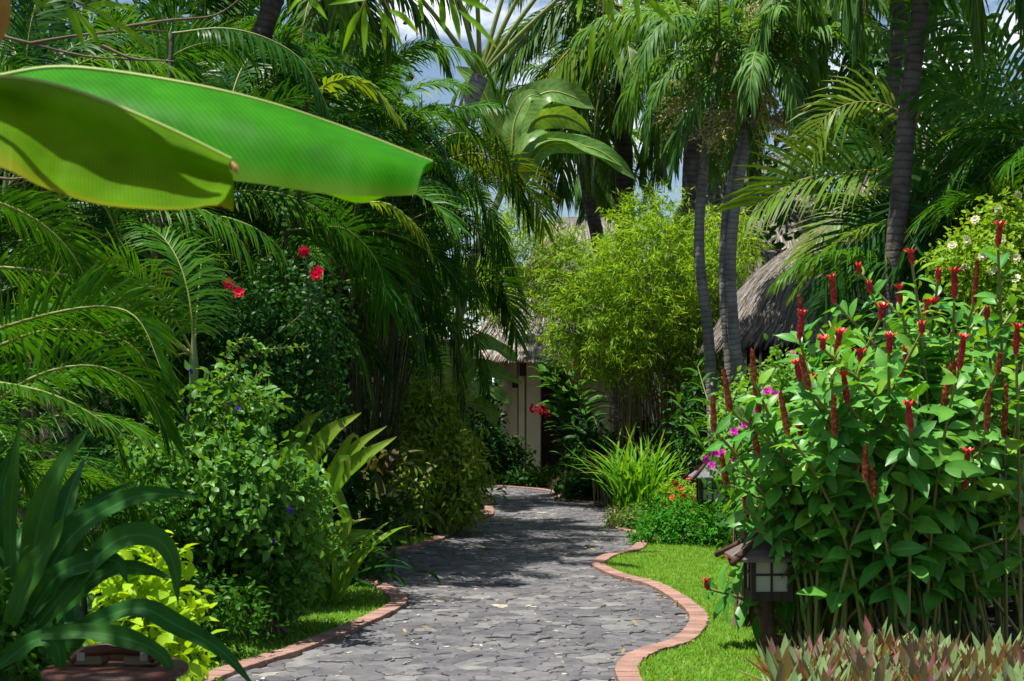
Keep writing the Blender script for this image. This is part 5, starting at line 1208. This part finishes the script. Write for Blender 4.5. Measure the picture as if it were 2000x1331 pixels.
def house():
    rng = np.random.default_rng(120); Y = 34.6; x = lambda px: (px - 1000) / F * Y
    t = thing('thatched_house', 'cream house with a thatched roof and dark door at the end of the path', 'house', (x(1090), Y, 0))
    mb = MB(); X0, X1 = x(965), x(1330); xd0, xd1 = x(1057), x(1115)
    box(mb, ((X0 + xd0) / 2, Y + .15, 1.55), (xd0 - X0, .3, 3.1)); box(mb, ((xd1 + X1) / 2, Y + .15, 1.55), (X1 - xd1, .3, 3.1)); box(mb, ((xd0 + xd1) / 2, Y + .15, 2.8), (xd1 - xd0, .3, .6))
    box(mb, (X0 + .15, Y + 2.3, 1.55), (.3, 4, 3.1)); box(mb, (X1 - .15, Y + 2.3, 1.55), (.3, 4, 3.1)); box(mb, ((X0 + X1) / 2, Y + 4.4, 1.55), (X1 - X0, .3, 3.1)); 
    obj('wall', mb, M_wall, t, smooth=False)
    for a, b, dy in ((968, 984, -.25), (992, 1010, -.12), (1013, 1024, -.3), (1028, 1054, -.45)):
        mb = MB(); box(mb, ((x(a) + x(b)) / 2, Y + dy - .05, 1.5), (x(b) - x(a), .22, 3.0), bev=.01); obj('pilaster', mb, M_wall, t, smooth=False)
    mb = MB(); box(mb, ((xd0 + xd1) / 2, Y + .2, 1.25), (xd1 - xd0 - .02, .06, 2.48)); dr = obj('door', mb, M_frame, t, smooth=False)
    mb = MB()
    for q in (xd0 + .06, xd1 - .06): box(mb, (q, Y + .13, 1.25), (.09, .08, 2.44))
    for z in (.08, 1.0, 2.42): box(mb, ((xd0 + xd1) / 2, Y + .13, z), (xd1 - xd0 - .22, .07, .1))
    obj('door_frame', mb, M_frame, dr, smooth=False)
    mb = MB(); box(mb, (x(1021), Y - .52, 2.55), (.16, .06, .3)); obj('vent', mb, M_pole, t, smooth=False); mb = MB(); box(mb, (x(1006), Y - .3, 2.25), (.14, .06, .26)); obj('vent', mb, M_pole, t, smooth=False)
    mb = MB(); hip_roof(mb, x(962), x(1330), Y - .3, Y + 5, 3.05, 6.6, 2.3, .75, rng, 16000, .014, .25)
    obj('roof', mb, [M_thatch, M_straw], t)
house()
def house2():
    rng = np.random.default_rng(121); Y = 27.; x = lambda px: (px - 1000) / F * Y
    t = thing('thatched_house', 'second thatched house behind the grey palm trunks, mostly hidden by fronds', 'house', (x(1560), Y, 0))
    mb = MB(); box(mb, (x(1507.5), Y + 2.5, 1.9), (x(1690) - x(1325), 5, 3.8)); obj('wall', mb, M_wall, t, smooth=False)
    mb = MB(); hip_roof(mb, x(1325), x(1690), Y, Y + 5, 3.9, 6.9, 1.3, .5, rng, 9000, .014, .15); obj('roof', mb, [M_thatch, M_straw], t)
house2()

# ------------------------------------------------------------------ trees behind everything
def tree(label, x, y, h, r, seed, mat=M_mid, group='broad-leaved trees behind the garden', n=260, size=.22, trunk=.14, cz=.62, per=22):
    rng = np.random.default_rng(seed); t = thing('shade_tree', label, 'tree', (x, y, 0), group)
    mb = MB(); tube(mb, curve([(x, y, 0), (x + .1, y, h * .3), (x - .05, y, h * .6)], 14), [trunk * 1.3, trunk, trunk * .6], 10)
    cen = np.array([x, y, h * cz]); u = nrm(rng.normal(0, 1, (n, 3))); rad = rng.uniform(.35, 1.05, n)[:, None]
    K = cen + u * rad * [r, r * .8, h * (1 - cz)]
    for k in range(0, n, max(1, n // 22)): tube(mb, curve([(x, y, h * .35), (np.array([x, y, h * .5]) + K[k]) / 2, K[k]], 8), [trunk * .5, .03, .012], 6)
    obj('trunk', mb, M_twig, t)
    lb = MB(); m = n * per; o = np.repeat(u, per, 0)
    P = np.repeat(K, per, 0) + rng.normal(0, .24, (m, 3)); P[:, 2] = np.maximum(P[:, 2], .1)
    scatter_leaves(lb, P, nrm(o * .5 + rng.normal(0, .7, (m, 3)) + [0, 0, -.3]), nrm(rng.normal(0, .5, (m, 3)) + o * .4 + [0, 0, .6]), size * rng.uniform(.6, 1.2, m), OVATE)
    obj('crown', lb, mat, t)
    return t
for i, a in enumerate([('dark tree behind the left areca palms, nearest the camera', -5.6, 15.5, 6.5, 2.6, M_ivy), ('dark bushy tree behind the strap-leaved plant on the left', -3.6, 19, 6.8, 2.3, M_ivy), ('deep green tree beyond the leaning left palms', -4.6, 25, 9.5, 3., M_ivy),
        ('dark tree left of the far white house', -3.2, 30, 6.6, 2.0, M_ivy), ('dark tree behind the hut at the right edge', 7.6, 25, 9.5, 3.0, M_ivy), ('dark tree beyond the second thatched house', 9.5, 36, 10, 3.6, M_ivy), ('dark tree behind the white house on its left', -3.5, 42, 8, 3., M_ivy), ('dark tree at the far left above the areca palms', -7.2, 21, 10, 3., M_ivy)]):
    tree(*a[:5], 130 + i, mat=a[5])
def garden_wall(label, x0, x1, y, h):
    t = thing('garden_wall', label, 'wall', ((x0 + x1) / 2, y, 0), 'garden walls behind the planting')
    mb = MB(); box(mb, ((x0 + x1) / 2, y, h / 2 - .02), (x1 - x0, .25, h)); obj('wall_body', mb, M_oldwall, t, smooth=False)
    mb = MB(); box(mb, ((x0 + x1) / 2, y, h + .03), (x1 - x0 + .1, .36, .1), bev=.02); obj('coping', mb, M_oldwall, t, smooth=False)
garden_wall('brown garden wall glimpsed behind the left planting', -16, -.5, 36.2, 3.3)
garden_wall('brown garden wall behind the hut on the right', 5.4, 18, 33.5, 3.2)
# low dark undergrowth that closes the left side near the ground
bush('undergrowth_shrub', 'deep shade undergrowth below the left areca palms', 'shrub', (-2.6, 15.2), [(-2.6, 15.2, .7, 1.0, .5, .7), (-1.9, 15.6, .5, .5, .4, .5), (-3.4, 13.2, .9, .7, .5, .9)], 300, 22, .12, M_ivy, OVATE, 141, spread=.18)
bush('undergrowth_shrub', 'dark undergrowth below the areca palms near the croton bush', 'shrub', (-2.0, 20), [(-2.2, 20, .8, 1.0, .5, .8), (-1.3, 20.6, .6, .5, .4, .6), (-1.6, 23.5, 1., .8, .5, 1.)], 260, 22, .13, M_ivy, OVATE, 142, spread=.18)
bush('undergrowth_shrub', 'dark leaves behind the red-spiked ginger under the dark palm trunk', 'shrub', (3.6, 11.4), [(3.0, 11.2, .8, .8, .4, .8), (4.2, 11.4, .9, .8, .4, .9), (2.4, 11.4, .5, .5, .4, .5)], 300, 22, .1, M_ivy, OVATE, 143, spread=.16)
bush('undergrowth_shrub', 'leafy shrub at the foot of the thatched hut by the palm trunks', 'shrub', (2.9, 15.2), [(2.9, 15.2, .8, .7, .4, .8), (3.6, 15, .9, .6, .4, .9)], 220, 22, .1, M_mid, OVATE, 144, spread=.16)

# ------------------------------------------------------------------ sky, sun, camera
SUN_EL, SUN_AZ = 74., -108.  # azimuth from straight ahead (+y) towards the right
w = bpy.data.worlds.new("World"); sc.world = w; w.use_nodes = True; nt = w.node_tree; nt.nodes.clear()
out = nt.nodes.new('ShaderNodeOutputWorld'); bg = nt.nodes.new('ShaderNodeBackground'); sky = nt.nodes.new('ShaderNodeTexSky')
sky.sky_type = 'NISHITA'; sky.sun_disc = False; sky.sun_elevation = math.radians(SUN_EL); sky.sun_rotation = math.radians(SUN_AZ)
tc = nt.nodes.new('ShaderNodeTexCoord'); mp = nt.nodes.new('ShaderNodeMapping'); mp.inputs['Scale'].default_value = (3, 3, 7); nt.links.new(tc.outputs['Generated'], mp.inputs[0])
no = nt.nodes.new('ShaderNodeTexNoise'); no.inputs['Scale'].default_value = 1.6; no.inputs['Detail'].default_value = 8; no.inputs['Roughness'].default_value = .55; nt.links.new(mp.outputs[0], no.inputs['Vector'])
cr = ramp(nt, [(.57, (0, 0, 0)), (.68, (1, 1, 1))]); nt.links.new(no.outputs[0], cr.inputs[0])
mx = mixc(nt, math_(nt, 'MULTIPLY', cr.outputs[0], .9), sky.outputs[0], (13.5, 13.7, 14.)); nt.links.new(mx, bg.inputs[0]); bg.inputs[1].default_value = .072
nt.links.new(bg.outputs[0], out.inputs[0])
sd = bpy.data.lights.new('sun', 'SUN'); sd.energy = 5.; sd.angle = math.radians(.53); sd.color = (1, .96, .88)
so = bpy.data.objects.new('sun', sd); COL.objects.link(so)
e, a = math.radians(SUN_EL), math.radians(SUN_AZ)
so.rotation_euler = Vector((math.cos(e) * math.sin(a), math.cos(e) * math.cos(a), math.sin(e))).to_track_quat('Z', 'Y').to_euler()

cd = bpy.data.cameras.new('camera'); co = bpy.data.objects.new('camera', cd); COL.objects.link(co); sc.camera = co
co.location = (0, 0, EYE); co.rotation_euler = (pi / 2, 0, 0)
cd.sensor_width = 36; cd.lens = F / 2000 * 36; cd.shift_y = (HOR - 665.5) / 2000; cd.clip_start = .1; cd.clip_end = 1000
cd.dof.use_dof = True; cd.dof.focus_distance = 14; cd.dof.aperture_fstop = 8
sc.view_settings.view_transform = 'Standard'; sc.view_settings.look = 'None'; sc.view_settings.gamma = 1; sc.view_settings.exposure = 0.85
cy = sc.cycles; cy.max_bounces = 7; cy.diffuse_bounces = 3; cy.glossy_bounces = 2; cy.transmission_bounces = 5; cy.caustics_reflective = False; cy.caustics_refractive = False
